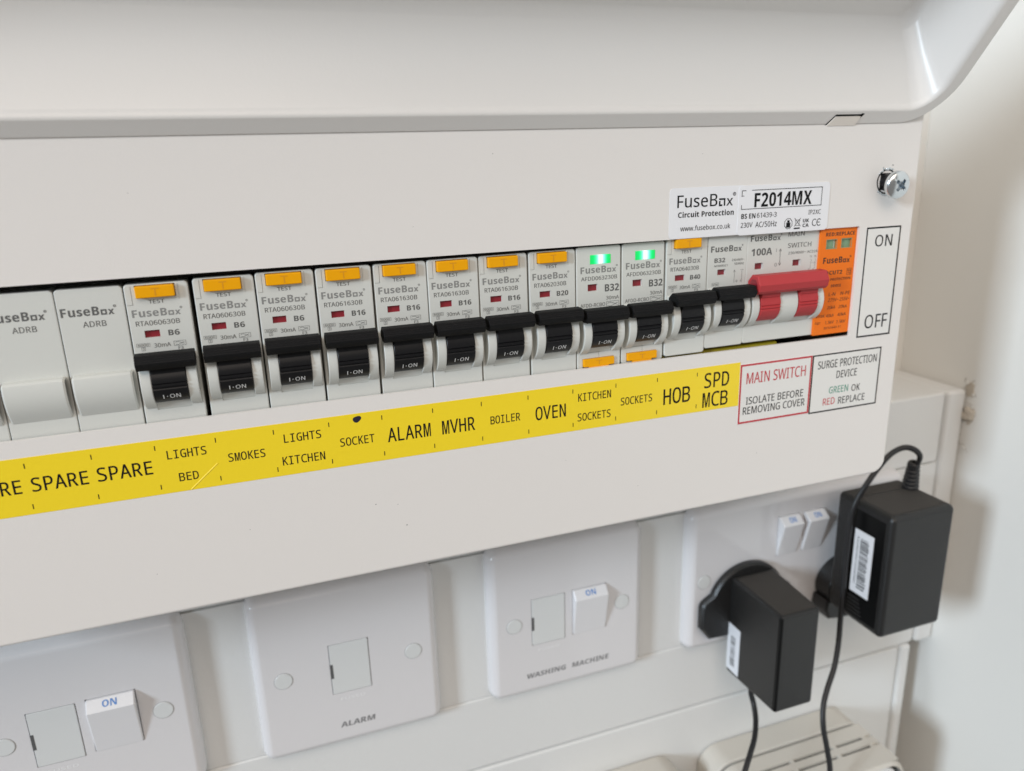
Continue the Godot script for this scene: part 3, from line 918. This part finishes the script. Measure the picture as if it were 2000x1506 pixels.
func stickers(t: Node3D) -> void:
	var st := mb()
	sheet(st, -64, -12.7, 251.4, 5.5, 0.12)
	var tape := put("circuit_label_strip", st, M.yellow_tape, t)
	tape.set_meta("label", "long yellow strip of printed circuit names")
	st = mb()
	var z := 0.16
	for r in [["SPARE", -17.0, -1.9, -5.6, 4.55], ["SPARE", 0.75, 16.0, -5.6, 4.55], ["SPARE", 18.5, 34.05, -5.45, 4.6], ["LIGHTS", 38.7, 50.3, -1.35, 2.9], ["BED", 41.2, 47.0, -9.2, 2.8], ["SMOKES", 56.5, 67.9, -5.1, 2.9],
		["LIGHTS", 74.2, 86.2, -1.3, 2.95], ["KITCHEN", 73.0, 86.8, -9.1, 3.0], ["SOCKET", 92.15, 103.75, -5.5, 3.0], ["ALARM", 108.3, 123.5, -6.35, 5.1], ["MVHR", 127.65, 139.75, -6.45, 5.2], ["BOILER", 145.6, 157.0, -5.35, 3.1],
		["OVEN", 163.0, 175.1, -6.4, 5.2], ["KITCHEN", 180.15, 193.75, -1.4, 3.1], ["SOCKETS", 179.9, 193.6, -9.2, 3.1], ["SOCKETS", 197.9, 211.45, -5.35, 3.1], ["HOB", 216.45, 228.45, -7.7, 6.6], ["SPD", 234.8, 246.3, -3.3, 6.2], ["MCB", 234.25, 246.05, -11.3, 6.3]]:
		text(st, r[0], r[1], r[2], r[3], r[4], z, false, true)
	for k in range(-3, 14):
		if k != 13: rect_z(st, 17.8 * k - 0.14, -11.0, 17.8 * k + 0.14, -9.4, z)
		else: rect_z(st, 17.8 * k - 0.14, -11.0, 17.8 * k + 0.14, -9.4, z)
		rect_z(st, 17.8 * k - 0.14, 2.1, 17.8 * k + 0.14, 3.7, z)
	put("lettering", st, M.black_print, tape)
	st = mb()
	var dot := []
	for i in 14: dot.append(Vector2(98.4, 3.5) + Vector2(cos(TAU * i / 14) * 1.1, sin(TAU * i / 14)) * (1.2 + 0.16 * sin(TAU * i / 14 * 2.0 + 0.6) + 0.1 * sin(TAU * i / 14 * 3.0)))
	along_z(st, dot, 0.1, 0.17, 0.01)
	put("ink_dot", st, M.ink_dot, tape)
	st = mb()   # the fold in the tape over BED
	along_x(st, [Vector2(-0.3, 0), Vector2(0, -0.35), Vector2(0.22, 0), Vector2(0, 0.35)], -5.8, 5.8, 0.05, 0.5)
	var fold := put("tape_crease", st, M.yellow_tape, tape, Vector3(48.7, -8.7, 0.06))
	fold.rotation.z = deg_to_rad(40.5)

	st = mb()
	sheet(st, 251.3, -20.9, 286.9, 4.5, 0.2)
	var s := put("main_switch_sticker", st, M.sticker_clear, t)
	s.set_meta("label", "red bordered sticker reading MAIN SWITCH")
	st = mb()
	frame(st, 251.45, -20.75, 286.75, 4.35, 0.75, 0.25)
	text(st, "MAIN SWITCH", 254.6, 283.8, -4.0, 4.6, 0.25)
	put("lettering", st, M.red_print, s)
	st = mb()
	text(st, "ISOLATE BEFORE", 254.9, 283.3, -12.8, 3.1, 0.25)
	text(st, "REMOVING COVER", 253.7, 284.5, -17.0, 3.15, 0.25)
	put("lettering", st, M.black_print, s)
	st = mb()
	sheet(st, 286.95, -21.5, 323.2, 4.35, 0.12)
	s = put("surge_sticker", st, M.sticker_clear, t)
	s.set_meta("label", "black bordered sticker reading SURGE PROTECTION DEVICE")
	st = mb()
	frame(st, 287.0, -21.4, 323.1, 4.25, 0.6, 0.17)
	text(st, "SURGE PROTECTION", 290.0, 321.1, -2.1, 3.4, 0.17)
	text(st, "DEVICE", 300.1, 310.9, -7.1, 3.2, 0.17)
	text(st, "OK", 308.9, 313.4, -14.0, 3.0, 0.17)
	text(st, "REPLACE", 302.3, 316.5, -18.85, 3.1, 0.17)
	put("lettering", st, M.black_print, s)
	st = mb()
	text(st, "GREEN", 296.9, 307.0, -13.6, 3.0, 0.17)
	put("lettering", st, M.green_print, s)
	st = mb()
	text(st, "RED", 294.2, 300.4, -18.55, 3.05, 0.17)
	put("lettering", st, M.red_print, s)
	st = mb()
	sheet(st, 308.6, 9.4, 326.6, 55.4, 0.12)
	s = put("on_off_sticker", st, M.sticker_clear, t)
	s.set_meta("label", "upright sticker reading ON above OFF")
	st = mb()
	frame(st, 308.7, 9.5, 326.5, 55.3, 0.65, 0.17)
	text(st, "ON", 313.6, 322.5, 47.3, 4.7, 0.17)
	text(st, "OFF", 312.4, 324.3, 13.05, 5.8, 0.17)
	put("lettering", st, M.black_print, s)
	# the two white stickers above the switches, lapping over the opening's edge
	st = mb()
	slab(st, 216.8, 56.1, 249.5, 74.3, 0.14, 0.01, 1.6, 0.04, 0.04, [], 5, 1)
	s = put("maker_sticker", st, M.sticker_white, t)
	s.set_meta("label", "white sticker with the maker's name and web address")
	st = mb()
	logo(st, 220.0, 243.8, 67.15, 4.5, 0.19, false, true)
	text(st, "Circuit Protection", 220.45, 244.4, 63.65, 2.1, 0.19, true)
	text(st, "www.fusebox.co.uk", 221.55, 243.15, 58.75, 1.95, 0.19)
	put("lettering", st, M.black_print, s)
	st = mb()
	slab(st, 246.2, 55.75, 288.4, 74.1, 0.28, 0.02, 1.6, 0.04, 0.04, [], 5, 1)
	s = put("product_sticker", st, M.sticker_white, t)
	s.set_meta("label", "white sticker reading F2014MX in a box")
	st = mb()
	var zz := 0.33
	rect_z(st, 247.5, 65.3, 284.6, 65.55, zz); rect_z(st, 284.35, 65.55, 284.6, 72.4, zz); rect_z(st, 252.0, 72.15, 284.35, 72.4, zz)
	rect_z(st, 247.5, 65.55, 247.75, 67.0, zz); rect_z(st, 247.5, 70.0, 247.75, 72.35, zz); rect_z(st, 247.75, 72.1, 249.4, 72.35, zz); rect_z(st, 247.75, 70.2, 248.6, 70.4, zz)
	text(st, "F2014MX", 253.3, 279.8, 66.0, 5.2, zz, true)
	text(st, "BS EN", 247.75, 254.1, 61.9, 1.85, zz, true)
	text(st, "61439-3", 254.8, 263.8, 61.95, 1.85, zz)
	text(st, "IP2XC", 278.7, 284.65, 62.05, 1.7, zz)
	text(st, "230V", 247.7, 253.0, 58.55, 1.9, zz); text(st, "AC/50Hz", 254.3, 264.1, 58.35, 2.1, zz)
	var oct := []
	for i in 9: oct.append(Vector2(269.55, 59.0) + Vector2(cos(TAU * (i + 0.5) / 8) * 1.9, sin(TAU * (i + 0.5) / 8) * 2.05))
	stroke(st, oct, 0.22, zz)
	rect_z(st, 268.6, 57.5, 270.5, 59.4, zz); rect_z(st, 269.0, 59.45, 270.1, 60.3, zz)
	stroke(st, [Vector2(272.4, 57.8), Vector2(275.3, 60.9)], 0.2, zz); stroke(st, [Vector2(275.3, 57.8), Vector2(272.4, 60.9)], 0.2, zz + 0.02)
	stroke(st, [Vector2(272.8, 60.2), Vector2(274.9, 60.2), Vector2(274.5, 58.0), Vector2(273.2, 58.0), Vector2(272.8, 60.2)], 0.16, zz + 0.01)
	rect_z(st, 272.3, 56.75, 275.1, 57.3, zz)
	text(st, "UK", 276.4, 279.3, 59.1, 1.35, zz, true); text(st, "CA", 276.4, 279.3, 57.3, 1.35, zz, true)
	for k in 2:
		var arc := []
		for i in 9:
			var a := deg_to_rad(50.0 + 260.0 * i / 8)
			arc.append(Vector2(282.0 + 2.15 * k, 58.85) + Vector2(cos(a), sin(a)) * Vector2(1.05, 1.3))
		stroke(st, arc, 0.3, zz)
	rect_z(st, 283.2, 58.72, 284.5, 59.0, zz)
	put("lettering", st, M.black_print, s)

# ---------------------------------------------------------------- trunking, spurs and sockets
func trunking() -> void:
	for k in 2:
		var top := -54.6 if k == 0 else -227.2
		var xe := 454.2 if k == 0 else 443.4
		var cap := 469.4 if k == 0 else 452.6
		var t := thing("dado_trunking", ["white plastic wall trunking that carries the spurs and the double socket", "white plastic wall trunking under the socket run, behind the vented hub"][k], "trunking")
		var bot := top - 171.6
		var st := mb()
		box(st, -260, bot, -124.9, cap - 0.6, top, -77.4, 1.2)
		put("channel", st, M.trunking_pvc, t)
		for r in [[bot + 0.1, top - 0.1, 2.4]] if k == 1 else [[top - 44.2, top - 0.1, 2.4], [bot + 44.2, top - 44.7, 0.4], [bot + 0.1, bot + 43.7, 2.4]]:
			st = mb()
			slab(st, -259, r[0], xe, r[1], -75.3, -77.5, r[2] + 0.2, r[2] * 0.5, r[2] * 0.8, [], 4, 4)
			put("cover_strip", st, M.trunking_pvc, t)
		st = mb()
		rbox(st, Vector3((xe + cap) / 2 + 0.6, (top + bot) / 2, -99.4), Vector3(cap - xe - 1.0, 172.6, 51.2), 2.6, 3)
		put("end_cap", st, M.trunking_pvc, t)

func plate(t: Node3D, hw: float, holes: Array) -> void:
	var st := mb()
	slab(st, -hw, -43, hw, 43, 0.0, -7.6, 5.5, 4.6, 6.4, holes, 6, 6)
	put("faceplate", st, M.plate_plastic, t)

func screw_cap(t: Node3D, x: float) -> void:
	var st := mb()
	lathe(st, Vector3(x, 0, -0.4), Vector3.BACK, [Vector2(4.0, 0), Vector2(4.0, 0.55), Vector2(3.8, 0.72), Vector2(0, 0.74)], 32)
	put("screw_cap", st, M.fuse_plastic, t)
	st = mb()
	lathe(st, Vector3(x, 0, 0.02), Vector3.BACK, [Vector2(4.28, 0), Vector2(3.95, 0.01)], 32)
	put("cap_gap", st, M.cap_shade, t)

func rocker(t: Node3D, x0: float, x1: float, y0: float, y1: float, band: float, out: float, on: Array) -> void:
	var st := mb()   # pressed at the foot, so the head stands out and shows its printed band
	along_x(st, [Vector2(-4, y0), Vector2(0.5, y0), Vector2(out, y1 - band), Vector2(out - 0.3, y1 - band + 0.5), Vector2(0.9, y1), Vector2(-4, y1)], x0, x1, 0.5, 0.9)
	var r := put("rocker", st, M.rocker_plastic, t)
	st = mb()
	var a := Vector3(0, y1 - band + 0.5, out - 0.3)
	var b := Vector3(0, y1, 0.9)
	var dir := (b - a).normalized()
	var n := Vector3.RIGHT.cross(dir)
	if n.z < 0: n = -n
	var lay := Transform3D(Basis(Vector3.RIGHT, dir, n), a)
	var len := (b - a).length()
	text(st, "ON", on[0], on[1], len * 0.22, len * 0.58, 0.06, true, false, lay)
	put("lettering", st, M.blue_print, r)

func spur(x: float, label: String, fx0: float, switched: bool, words: Array) -> void:
	var t := thing("fused_spur", label, "fused spur", Vector3(x, -139.3, -68), "fused spur plates on the trunking")
	var fx1 := fx0 + 17.9
	var holes := [[fx0 - 0.3, -13.6, fx1 + 0.3, 13.2, 3.0, 1]]
	if switched: holes.append([1.6, -12.6, 20.9, 13.7, 4.0])
	plate(t, 43, holes)
	screw_cap(t, -30.15)
	screw_cap(t, 30.15)
	var st := mb()
	slab(st, fx0, -13.3, fx1, 12.9, 0.25, -2.9, 0.5, 0.25, 0.25)
	var f := put("fuse_carrier", st, M.fuse_plastic, t)
	st = mb()
	box(st, fx0 - 0.25, -4.7, -0.6, fx0 + 1.1, 2.9, 0.34, 0.1)
	put("finger_notch", st, M.gap_dark, f)
	st = mb()
	text(st, "FUSED", fx0 + 3.2, fx0 + 14.6, -17.6, 1.5, 0.05)
	put("lettering", st, M.faint_print, t)
	if switched: rocker(t, 1.9, 20.6, -12.3, 13.4, 4.4, 4.2, [8.2, 13.8])
	if words.size():
		st = mb()
		for w in words: text(st, w[0], w[1], w[2], -32.6, 2.9, 0.06, true, false, Transform3D(), 0.12)
		put("lettering", st, M.plate_print, t)

func sockets() -> void:
	spur(-17.4, "white switched fused spur plate without a name, lowest in the view", -20.2, true, [])
	spur(93.4, "white fused spur plate without a switch, marked ALARM", -8.9, false, [["ALARM", -7.1, 9.1]])
	spur(205.5, "white switched fused spur plate marked WASHING MACHINE", -20.6, true, [["WASHING", -24.4, -2.5], ["MACHINE", 1.3, 22.4]])
	var t := thing("double_socket", "white double switched wall socket holding both black adapters", "wall socket", Vector3(349.5, -139.5, -68))
	plate(t, 73, [[-16.8, 6.0, -2.6, 30.6, 4.0], [0.6, 6.0, 14.6, 30.6, 4.0]])
	screw_cap(t, -63.4)
	screw_cap(t, 63.4)
	rocker(t, -16.5, -2.9, 6.3, 30.3, 4.0, 5.6, [-11.5, -7.0])
	rocker(t, 0.9, 14.3, 6.3, 30.3, 4.0, 5.6, [5.5, 10.0])

# ---------------------------------------------------------------- adapters and their cords
func barcode(st: SurfaceTool, lay: Transform3D, w: float, h: float, seed_: int) -> void:
	var rng := RandomNumberGenerator.new()
	rng.seed = seed_
	var y := 0.0
	while y < h:
		var k := 0.16 + rng.randf() * 0.55
		if y + k > h: break
		rect_lay(st, 0, w * (0.9 + 0.1 * float(rng.randf() > 0.3)), y, y + k, 0.0, lay)
		y += k + 0.2 + rng.randf() * 0.6

func adapters() -> void:
	var t := thing("power_adapter", "small black plug-in adapter with pale blue barcode label, in the nearer socket", "power adapter")
	var st := mb()
	# body: slightly narrower towards the front
	rbox(st, Vector3(311.9, -165.3, -42.2), Vector3(23.8, 57.0, 42.8), 1.7, 3)
	put("body", warp(st, func(p: Vector3) -> Vector3:   # wider and deeper towards the socket
		var f := clampf((-20.8 - p.z) / 42.8, 0, 1)
		return Vector3(300.0 + (p.x - 300.0) * (1.0 + 0.16 * f), -136.8 + (p.y + 136.8) * (1.0 + 0.045 * f), p.z)), M.adapter_black, t)
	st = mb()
	box(st, 301.8, -136.85, -61.0, 322.4, -136.72, -22.6, 0.05)  # dusty top, its paler tone also painting light from above
	put("dusty_lit_film", warp(st, func(p: Vector3) -> Vector3:
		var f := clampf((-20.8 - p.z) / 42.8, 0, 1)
		return Vector3(300.0 + (p.x - 300.0) * (1.0 + 0.16 * f), p.y, p.z)), M.dust_and_light, t)
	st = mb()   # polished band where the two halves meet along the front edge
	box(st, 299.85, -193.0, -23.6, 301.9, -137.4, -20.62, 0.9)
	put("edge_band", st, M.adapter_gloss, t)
	st = mb()   # the round plug base with its skirt, sitting on the socket face
	var base := []
	for i in 25:
		var a := deg_to_rad(lerpf(20.0, 160.0, i / 24.0))
		base.append(Vector2(312.0 + cos(a) * 24.0, -154.0 + sin(a) * 23.0))
	for q in [[283.6, -149.6], [282.2, -152.0], [282.2, -165.5], [288.0, -173.2], [300.0, -174.0], [324.0, -174.0], [336.0, -173.2], [341.8, -165.5], [341.8, -152.0], [340.4, -149.6]]: base.append(Vector2(q[0], q[1]))
	along_z(st, base, -67.7, -62.6, 1.2, 0.8)
	put("plug_base", st, M.adapter_black, t)
	st = mb()
	box(st, 299.86, -193.4, -63.0, 300.06, -164.4, -52.2, 0.03)
	# label on the left face: its own frame runs z to the right, y up, facing -x
	var face := Transform3D(Basis(Vector3.BACK, Vector3.UP, Vector3.LEFT), Vector3(299.8, -189.6, -60.0))
	var lb := put("barcode_label", st, M.label_white, t)
	st = mb()
	barcode(st, face, 4.2, 19.4, 3)
	put("lettering", st, M.black_print, lb)
	st = mb()
	cord(st, [Vector3(305, -190, -46), Vector3(304.9, -197, -46), Vector3(304.8, -201.1, -46.0), Vector3(305.4, -206.5, -44.0), Vector3(302.6, -211.1, -38.0), Vector3(296.2, -214.4, -30.0), Vector3(289.4, -217.1, -24.0), Vector3(281.8, -221.1, -18.0), Vector3(274.0, -231.0, -13.0), Vector3(268, -250, -10), Vector3(266, -300, -10)], 1.5)
	var c := put("cord", st, M.cord_black, t)
	st = mb()
	lathe(st, Vector3(305, -192, -46), Vector3.DOWN, [Vector2(2.7, 0), Vector2(2.5, 4.5), Vector2(1.9, 6.5), Vector2(1.5, 6.6)], 20)
	put("strain_relief", st, M.cord_black, c)

	t = thing("power_adapter", "large black plug-in adapter with white barcode label, beside the wall", "power adapter")
	st = mb()
	rbox(st, Vector3(382.0, -128.0, -36.4), Vector3(42.0, 70.5, 38.8), 3.2, 4)
	put("body", st, M.adapter_black, t)
	st = mb()
	rbox(st, Vector3(382.0, -128.0, -43.4), Vector3(42.06, 70.56, 0.3), 0.1, 1)
	put("seam", st, M.adapter_gloss, t)
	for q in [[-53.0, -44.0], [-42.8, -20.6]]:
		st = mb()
		box(st, 364.0, -92.78, q[0], 400.2, -92.66, q[1], 0.05)  # top lightened as if lit from above, with dust specks
		put("dusty_lit_film", st, M.dust_and_light, t)
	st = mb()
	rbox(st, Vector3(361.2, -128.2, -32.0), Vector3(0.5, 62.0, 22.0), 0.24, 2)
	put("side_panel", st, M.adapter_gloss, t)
	st = mb()
	var b2 := []
	for i in 25:
		var a := deg_to_rad(lerpf(-20.0, 200.0, i / 24.0))
		b2.append(Vector2(384.0 + cos(a) * 22.5, -156.0 + sin(a) * 17.0))
	for q in [[361.0, -162.0], [360.2, -168.0], [363.5, -174.5], [372.0, -176.0], [396.0, -176.0], [404.5, -174.5], [407.8, -168.0], [407.0, -162.0]]: b2.append(Vector2(q[0], q[1]))
	along_z(st, b2, -67.6, -55.0, 1.2, 0.8)
	put("plug_base", st, M.adapter_black, t)
	st = mb()
	box(st, 360.72, -145.2, -40.4, 361.0, -108.4, -27.4, 0.03)
	lb = put("barcode_label", st, M.sticker_white, t)
	st = mb()
	barcode(st, Transform3D(Basis(Vector3.BACK, Vector3.UP, Vector3.LEFT), Vector3(360.66, -141.8, -36.0)), 6.0, 30.0, 9)
	text(st, "33228PWQ1420WN91", 0, 28.0, 0.0, 1.5, 0.0, false, false, Transform3D(Basis(Vector3.DOWN, Vector3.BACK, Vector3.LEFT), Vector3(360.66, -112.0, -38.7)))
	put("lettering", st, M.black_print, lb)
	for k in 6:
		st = mb()
		box(st, 360.62, -149.0 - k * 2.2, -41.5, 361.3, -147.9 - k * 2.2, -33.0 + 0.6 * k, 0.25)
		put("vent_rib", st, M.adapter_black, t)
	st = mb()
	cord(st, [Vector3(396.0, -80, -40.0), Vector3(396.3, -75, -37.6), Vector3(395.4, -71.0, -36.8), Vector3(391.7, -67.5, -36.9), Vector3(387.3, -65.9, -38.3), Vector3(383.0, -66.9, -39.7), Vector3(376.7, -69.5, -39.5), Vector3(370.3, -76.1, -39.8), Vector3(364.0, -82.6, -39.1), Vector3(360.0, -89.5, -39.7), Vector3(357.2, -95.8, -39.7), Vector3(356.4, -106.7, -40.2), Vector3(355.8, -121.6, -40.3), Vector3(355.4, -133.9, -39.7), Vector3(355.2, -150.5, -38.9), Vector3(355.0, -163.4, -38.5), Vector3(353.8, -170.9, -37.0), Vector3(351.7, -177.8, -35.0), Vector3(347.6, -186.8, -32.0), Vector3(340.5, -195.1, -28.0), Vector3(335.0, -202.0, -24.0), Vector3(332.5, -211.3, -20.0), Vector3(333.9, -224.3, -17.0), Vector3(335.3, -236.9, -15.0), Vector3(336, -260, -14), Vector3(336, -300, -14)], 1.25, 10, 6, 1.25)
	c = put("cord", st, M.cord_black, t)
	st = mb()
	var prof := []
	for i in 29:
		var f := i / 28.0
		prof.append(Vector2(lerpf(4.6, 3.1, f) - (0.75 if i % 4 in [2, 3] and i < 26 else 0.0), f * 17.0))
	prof.append(Vector2(2.6, 17.5)); prof.append(Vector2(1.2, 17.6))
	lathe(st, Vector3(398.3, -93.5, -43.0), Vector3(-0.13, 0.98, 0.16).normalized(), prof, 24)
	put("strain_relief", st, M.cord_black, c)

# ---------------------------------------------------------------- the vented hub and its neighbour
func hubs() -> void:
	var t := thing("vented_hub", "cream plastic box with slotted top, under the black adapters", "network hub")
	var st := mb()
	var back := outline(291.6, -340, 400.2, -256.6, 13.0, 8)
	var ps := []
	for p in back: ps.append(p[0])
	along_z(st, ps, -74.6, -57.9, 0.8, 0.7)
	var rear := put("rear_shell", st, M.hub_plastic, t)
	st = mb()
	ps = []
	for p in outline(294.6, -337.0, 397.2, -259.6, 10.6, 8): ps.append(p[0])
	along_z(st, ps, -57.6, -55.0, 0.1, 0.7)
	put("joint", st, M.gap_dark, t)
	# the front shell: an open rounded tube whose top is pierced by slots
	var slots := []
	for row in [-46.0, -39.2]:
		for k in 3:
			var x := 307.0 + k * 30.6 - (2.0 if row > -45 else 0.0)
			slots.append([x, row, minf(x + 28.2, 395.0), row + 2.2])
	st = mb()
	var zs := [-55.4, -24.0]
	var xs := [304.6, 387.2]
	for s in slots:
		xs.append(s[0]); xs.append(s[2]); zs.append(s[1]); zs.append(s[3])
	xs.sort(); zs.sort()
	for i in xs.size() - 1:
		for j in zs.size() - 1:
			var mx: float = (xs[i] + xs[i + 1]) / 2
			var mz: float = (zs[j] + zs[j + 1]) / 2
			var open: bool = xs[i + 1] - xs[i] < 1e-4 or zs[j + 1] - zs[j] < 1e-4
			for s in slots:
				if mx > s[0] and mx < s[2] and mz > s[1] and mz < s[3]: open = true
			if not open: quad(st, Vector3(xs[i], -256.6, zs[j]), Vector3(xs[i + 1], -256.6, zs[j]), Vector3(xs[i + 1], -256.6, zs[j + 1]), Vector3(xs[i], -256.6, zs[j + 1]), Vector3.UP)
	for s in slots:
		var d := Vector3(0, -1.8, 0)
		var c := [Vector3(s[0], -256.6, s[1]), Vector3(s[2], -256.6, s[1]), Vector3(s[2], -256.6, s[3]), Vector3(s[0], -256.6, s[3])]
		for k in 4: quad(st, c[k], c[(k + 1) % 4], c[(k + 1) % 4] + d, c[k] + d, ((c[0] + c[2]) * 0.5 - (c[k] + c[(k + 1) % 4]) * 0.5).normalized())
	var o := outline(291.6, -340, 400.2, -256.6, 13.0, 8)
	var n := o.size()
	for i in n:
		var k := (i + 1) % n
		var p: Vector2 = o[i][0]
		var q: Vector2 = o[k][0]
		if absf(p.y + 256.6) < 0.01 and absf(q.y + 256.6) < 0.01: continue
		var n0 := Vector3(o[i][1].x, o[i][1].y, 0)
		var n1 := Vector3(o[k][1].x, o[k][1].y, 0)
		quad4(st, Vector3(p.x, p.y, -55.4), Vector3(q.x, q.y, -55.4), Vector3(q.x, q.y, -24.0), Vector3(p.x, p.y, -24.0), n0, n1, n1, n0)
	var inn := outline(294.0, -337.6, 397.8, -259.0, 10.6, 8)
	for i in n:   # the rounded front rim and the step down to the front panel
		var k := (i + 1) % n
		var a := [Vector3(o[i][0].x, o[i][0].y, -24.0), Vector3(o[k][0].x, o[k][0].y, -24.0)]
		var b := [Vector3(inn[i][0].x, inn[i][0].y, -23.0), Vector3(inn[k][0].x, inn[k][0].y, -23.0)]
		var n0 := Vector3(o[i][1].x, o[i][1].y, 1).normalized()
		var n1 := Vector3(o[k][1].x, o[k][1].y, 1).normalized()
		quad4(st, a[0], a[1], b[1], b[0], n0, n1, n1, n0)
		var d := Vector3(0, 0, -6)
		quad4(st, b[0], b[1], b[1] + d, b[0] + d, -n0, -n1, -n1, -n0)
	put("front_shell", st, M.hub_plastic, t)
	st = mb()
	ps = []
	for p in outline(294.6, -337.0, 397.2, -259.6, 10.6, 8): ps.append(p[0])
	along_z(st, ps, -55.0, -30.0, 0.1, 0.7)
	put("inner_box", st, M.dark_inside, t)
	st = mb()
	slab(st, 297.0, -337.0, 396.5, -262.2, -25.0, -31.0, 9.0, 1.0, 1.0)
	put("front_panel", st, M.hub_front, t)

	t = thing("small_junction_box", "cream box with rounded corners, only its top edge in view beside the hub", "plastic box")
	st = mb()
	ps = []
	for p in outline(196, -330, 274.5, -251.6, 15.0, 8): ps.append(p[0])
	along_z(st, ps, -74.8, -52.0, 2.2, 0.7)
	put("body", st, M.hub_plastic, t)
	st = mb()
	slab(st, 200, -326, 270.5, -256, -50.6, -52.2, 12.0, 1.2, 1.2)
	put("front_panel", st, M.hub_front, t)

# ---------------------------------------------------------------- walls
func walls() -> void:
	var st := mb()
	box(st, -900, -900, -225, 470, 900, -125, 0.2)
	var w := put(numbered("back_wall"), st, M.wall_paint, self)
	tag(w, "painted plaster wall behind the fuse board and trunking", "wall", "", "structure")
	st = mb()
	box(st, 470, -900, -225, 570, 900, 520, 0.2)
	w = put(numbered("side_wall"), st, M.wall_paint, self)
	tag(w, "cream painted side wall beside the end of the trunking, lit by the window", "wall", "", "structure")
	# the lump of filler and the torn paint along the end of the trunking
	var rng := RandomNumberGenerator.new()
	rng.seed = 12
	st = mb()
	for i in 7:
		rbox(st, Vector3(469.0, -68.6 + rng.randf_range(-2.5, 2.5), -71.2 + rng.randf_range(-2.6, 2.6)), Vector3(3.4, 5.0, 5.0) * rng.randf_range(0.8, 1.2), 1.9, 3)
	put("filler_lump", st, M.filler, w)
	for c in [[-54.0, -72.4, 5.6], [-70.0, -71.0, 6.6]]:
		st = mb()
		var chip := []
		for i in 18:
			var a := TAU * i / 18
			chip.append(Vector2(c[1], c[0]) + Vector2(cos(a) * 0.62, sin(a)) * c[2] * rng.randf_range(0.62, 1.05))
		along_x(st, chip, 469.75, 470.3, 0.1, 0.9)
		put("plaster_chip", st, M.filler, w)
	st = mb()
	for path in [[Vector2(-54.5, -77.0), Vector2(-52.3, -74.6), Vector2(-49.6, -72.2), Vector2(-47.6, -70.2)], [Vector2(-54.6, -76.0), Vector2(-55.6, -72.0), Vector2(-57.0, -67.6)], [Vector2(-50.3, -76.8), Vector2(-48.0, -76.2)], [Vector2(-62.6, -75.6), Vector2(-63.0, -70.5), Vector2(-66.2, -67.6)], [Vector2(-89.5, -75.6), Vector2(-88.6, -72.0), Vector2(-92.8, -68.2)], [Vector2(-222.6, -85.4), Vector2(-224.2, -81.0), Vector2(-227.2, -76.9)], [Vector2(-54.0, -76.0), Vector2(-62.0, -75.4)], [Vector2(-72.0, -75.4), Vector2(-90.0, -74.9)]]:
		for i in path.size() - 1:
			var a: Vector2 = path[i]
			var b: Vector2 = path[i + 1]
			for k in 4:
				var c := a.lerp(b, (k + 0.5) / 4.0) + Vector2(rng.randf_range(-0.3, 0.3), rng.randf_range(-0.3, 0.3))
				rbox(st, Vector3(469.9, c.x, c.y), Vector3(0.3, rng.randf_range(0.3, 0.7), rng.randf_range(0.4, 0.9)), 0.1, 1)
	put("torn_paint", st, M.torn_paint, w).set_meta("kind", "stuff")
	st = mb()   # curled flakes of paint
	for q in [[-50.2, -74.4, 2.0], [-56.5, -69.5, 1.8], [-90.4, -71.0, 2.2], [-64.0, -69.0, 1.6]]:
		rbox(st, Vector3(469.2, q[0], q[1]), Vector3(0.7, q[2], q[2] * 0.8), 0.3, 2)
	put("paint_flake", st, M.wall_paint, w)

# ---------------------------------------------------------------- camera and light
func area(called: String, at: Vector3, target: Vector3, size: Vector2, c: Color, energy: float) -> void:
	var l := AreaLight3D.new()
	l.name = called
	l.area_size = size
	l.light_color = c
	l.light_energy = energy
	l.area_normalize_energy = true
	l.area_range = 12.0
	l.shadow_enabled = true
	add_child(l)
	l.look_at_from_position(at, target, Vector3.UP)

func _ready() -> void:
	var cam := Camera3D.new()
	cam.name = "camera"
	var B := Basis(Vector3(0.9406559, -0.02938158, 0.33808757), Vector3(0.12224202, 0.95870373, -0.25679573), Vector3(-0.31658075, 0.28288493, 0.90540198)).orthonormalized()
	cam.transform = Transform3D(B, Vector3(67.283, 85.922, 248.719) * S)
	cam.keep_aspect = Camera3D.KEEP_HEIGHT
	var lens := CameraAttributesPhysical.new()
	lens.frustum_focal_length = 23.824
	lens.frustum_focus_distance = 0.262
	lens.exposure_aperture = 10.0
	lens.frustum_near = 0.01
	lens.frustum_far = 10.0
	cam.attributes = lens
	cam.fov = 53.4762
	cam.near = 0.01
	cam.far = 10.0
	add_child(cam)
	cam.current = true

	var env := Environment.new()
	env.background_mode = Environment.BG_COLOR
	env.background_color = lin(0.225, 0.213, 0.202)
	env.tonemap_mode = Environment.TONE_MAPPER_LINEAR
	env.tonemap_exposure = 0.99
	env.sdfgi_enabled = true
	env.ssao_enabled = true
	env.ssil_enabled = true
	var we := WorldEnvironment.new()
	we.name = "environment"
	we.environment = env
	add_child(we)

	# the room's own soft light from in front and above, and a cool window off to one side
	area("room_light", Vector3(-0.55, 1.75, 1.75), Vector3(0.2, 0.0, 0.0), Vector2(2.2, 1.6), Color(1.0, 0.94, 0.885), 3.3)
	area("window_light", Vector3(-3.0, 1.0, 1.45), Vector3(0.3, -0.1, 0.0), Vector2(0.5, 0.7), Color(0.87, 0.94, 1.0), 9.2)

	materials()
	walls()
	enclosure()
	trunking()
	devices()
	sockets()
	adapters()
	hubs()
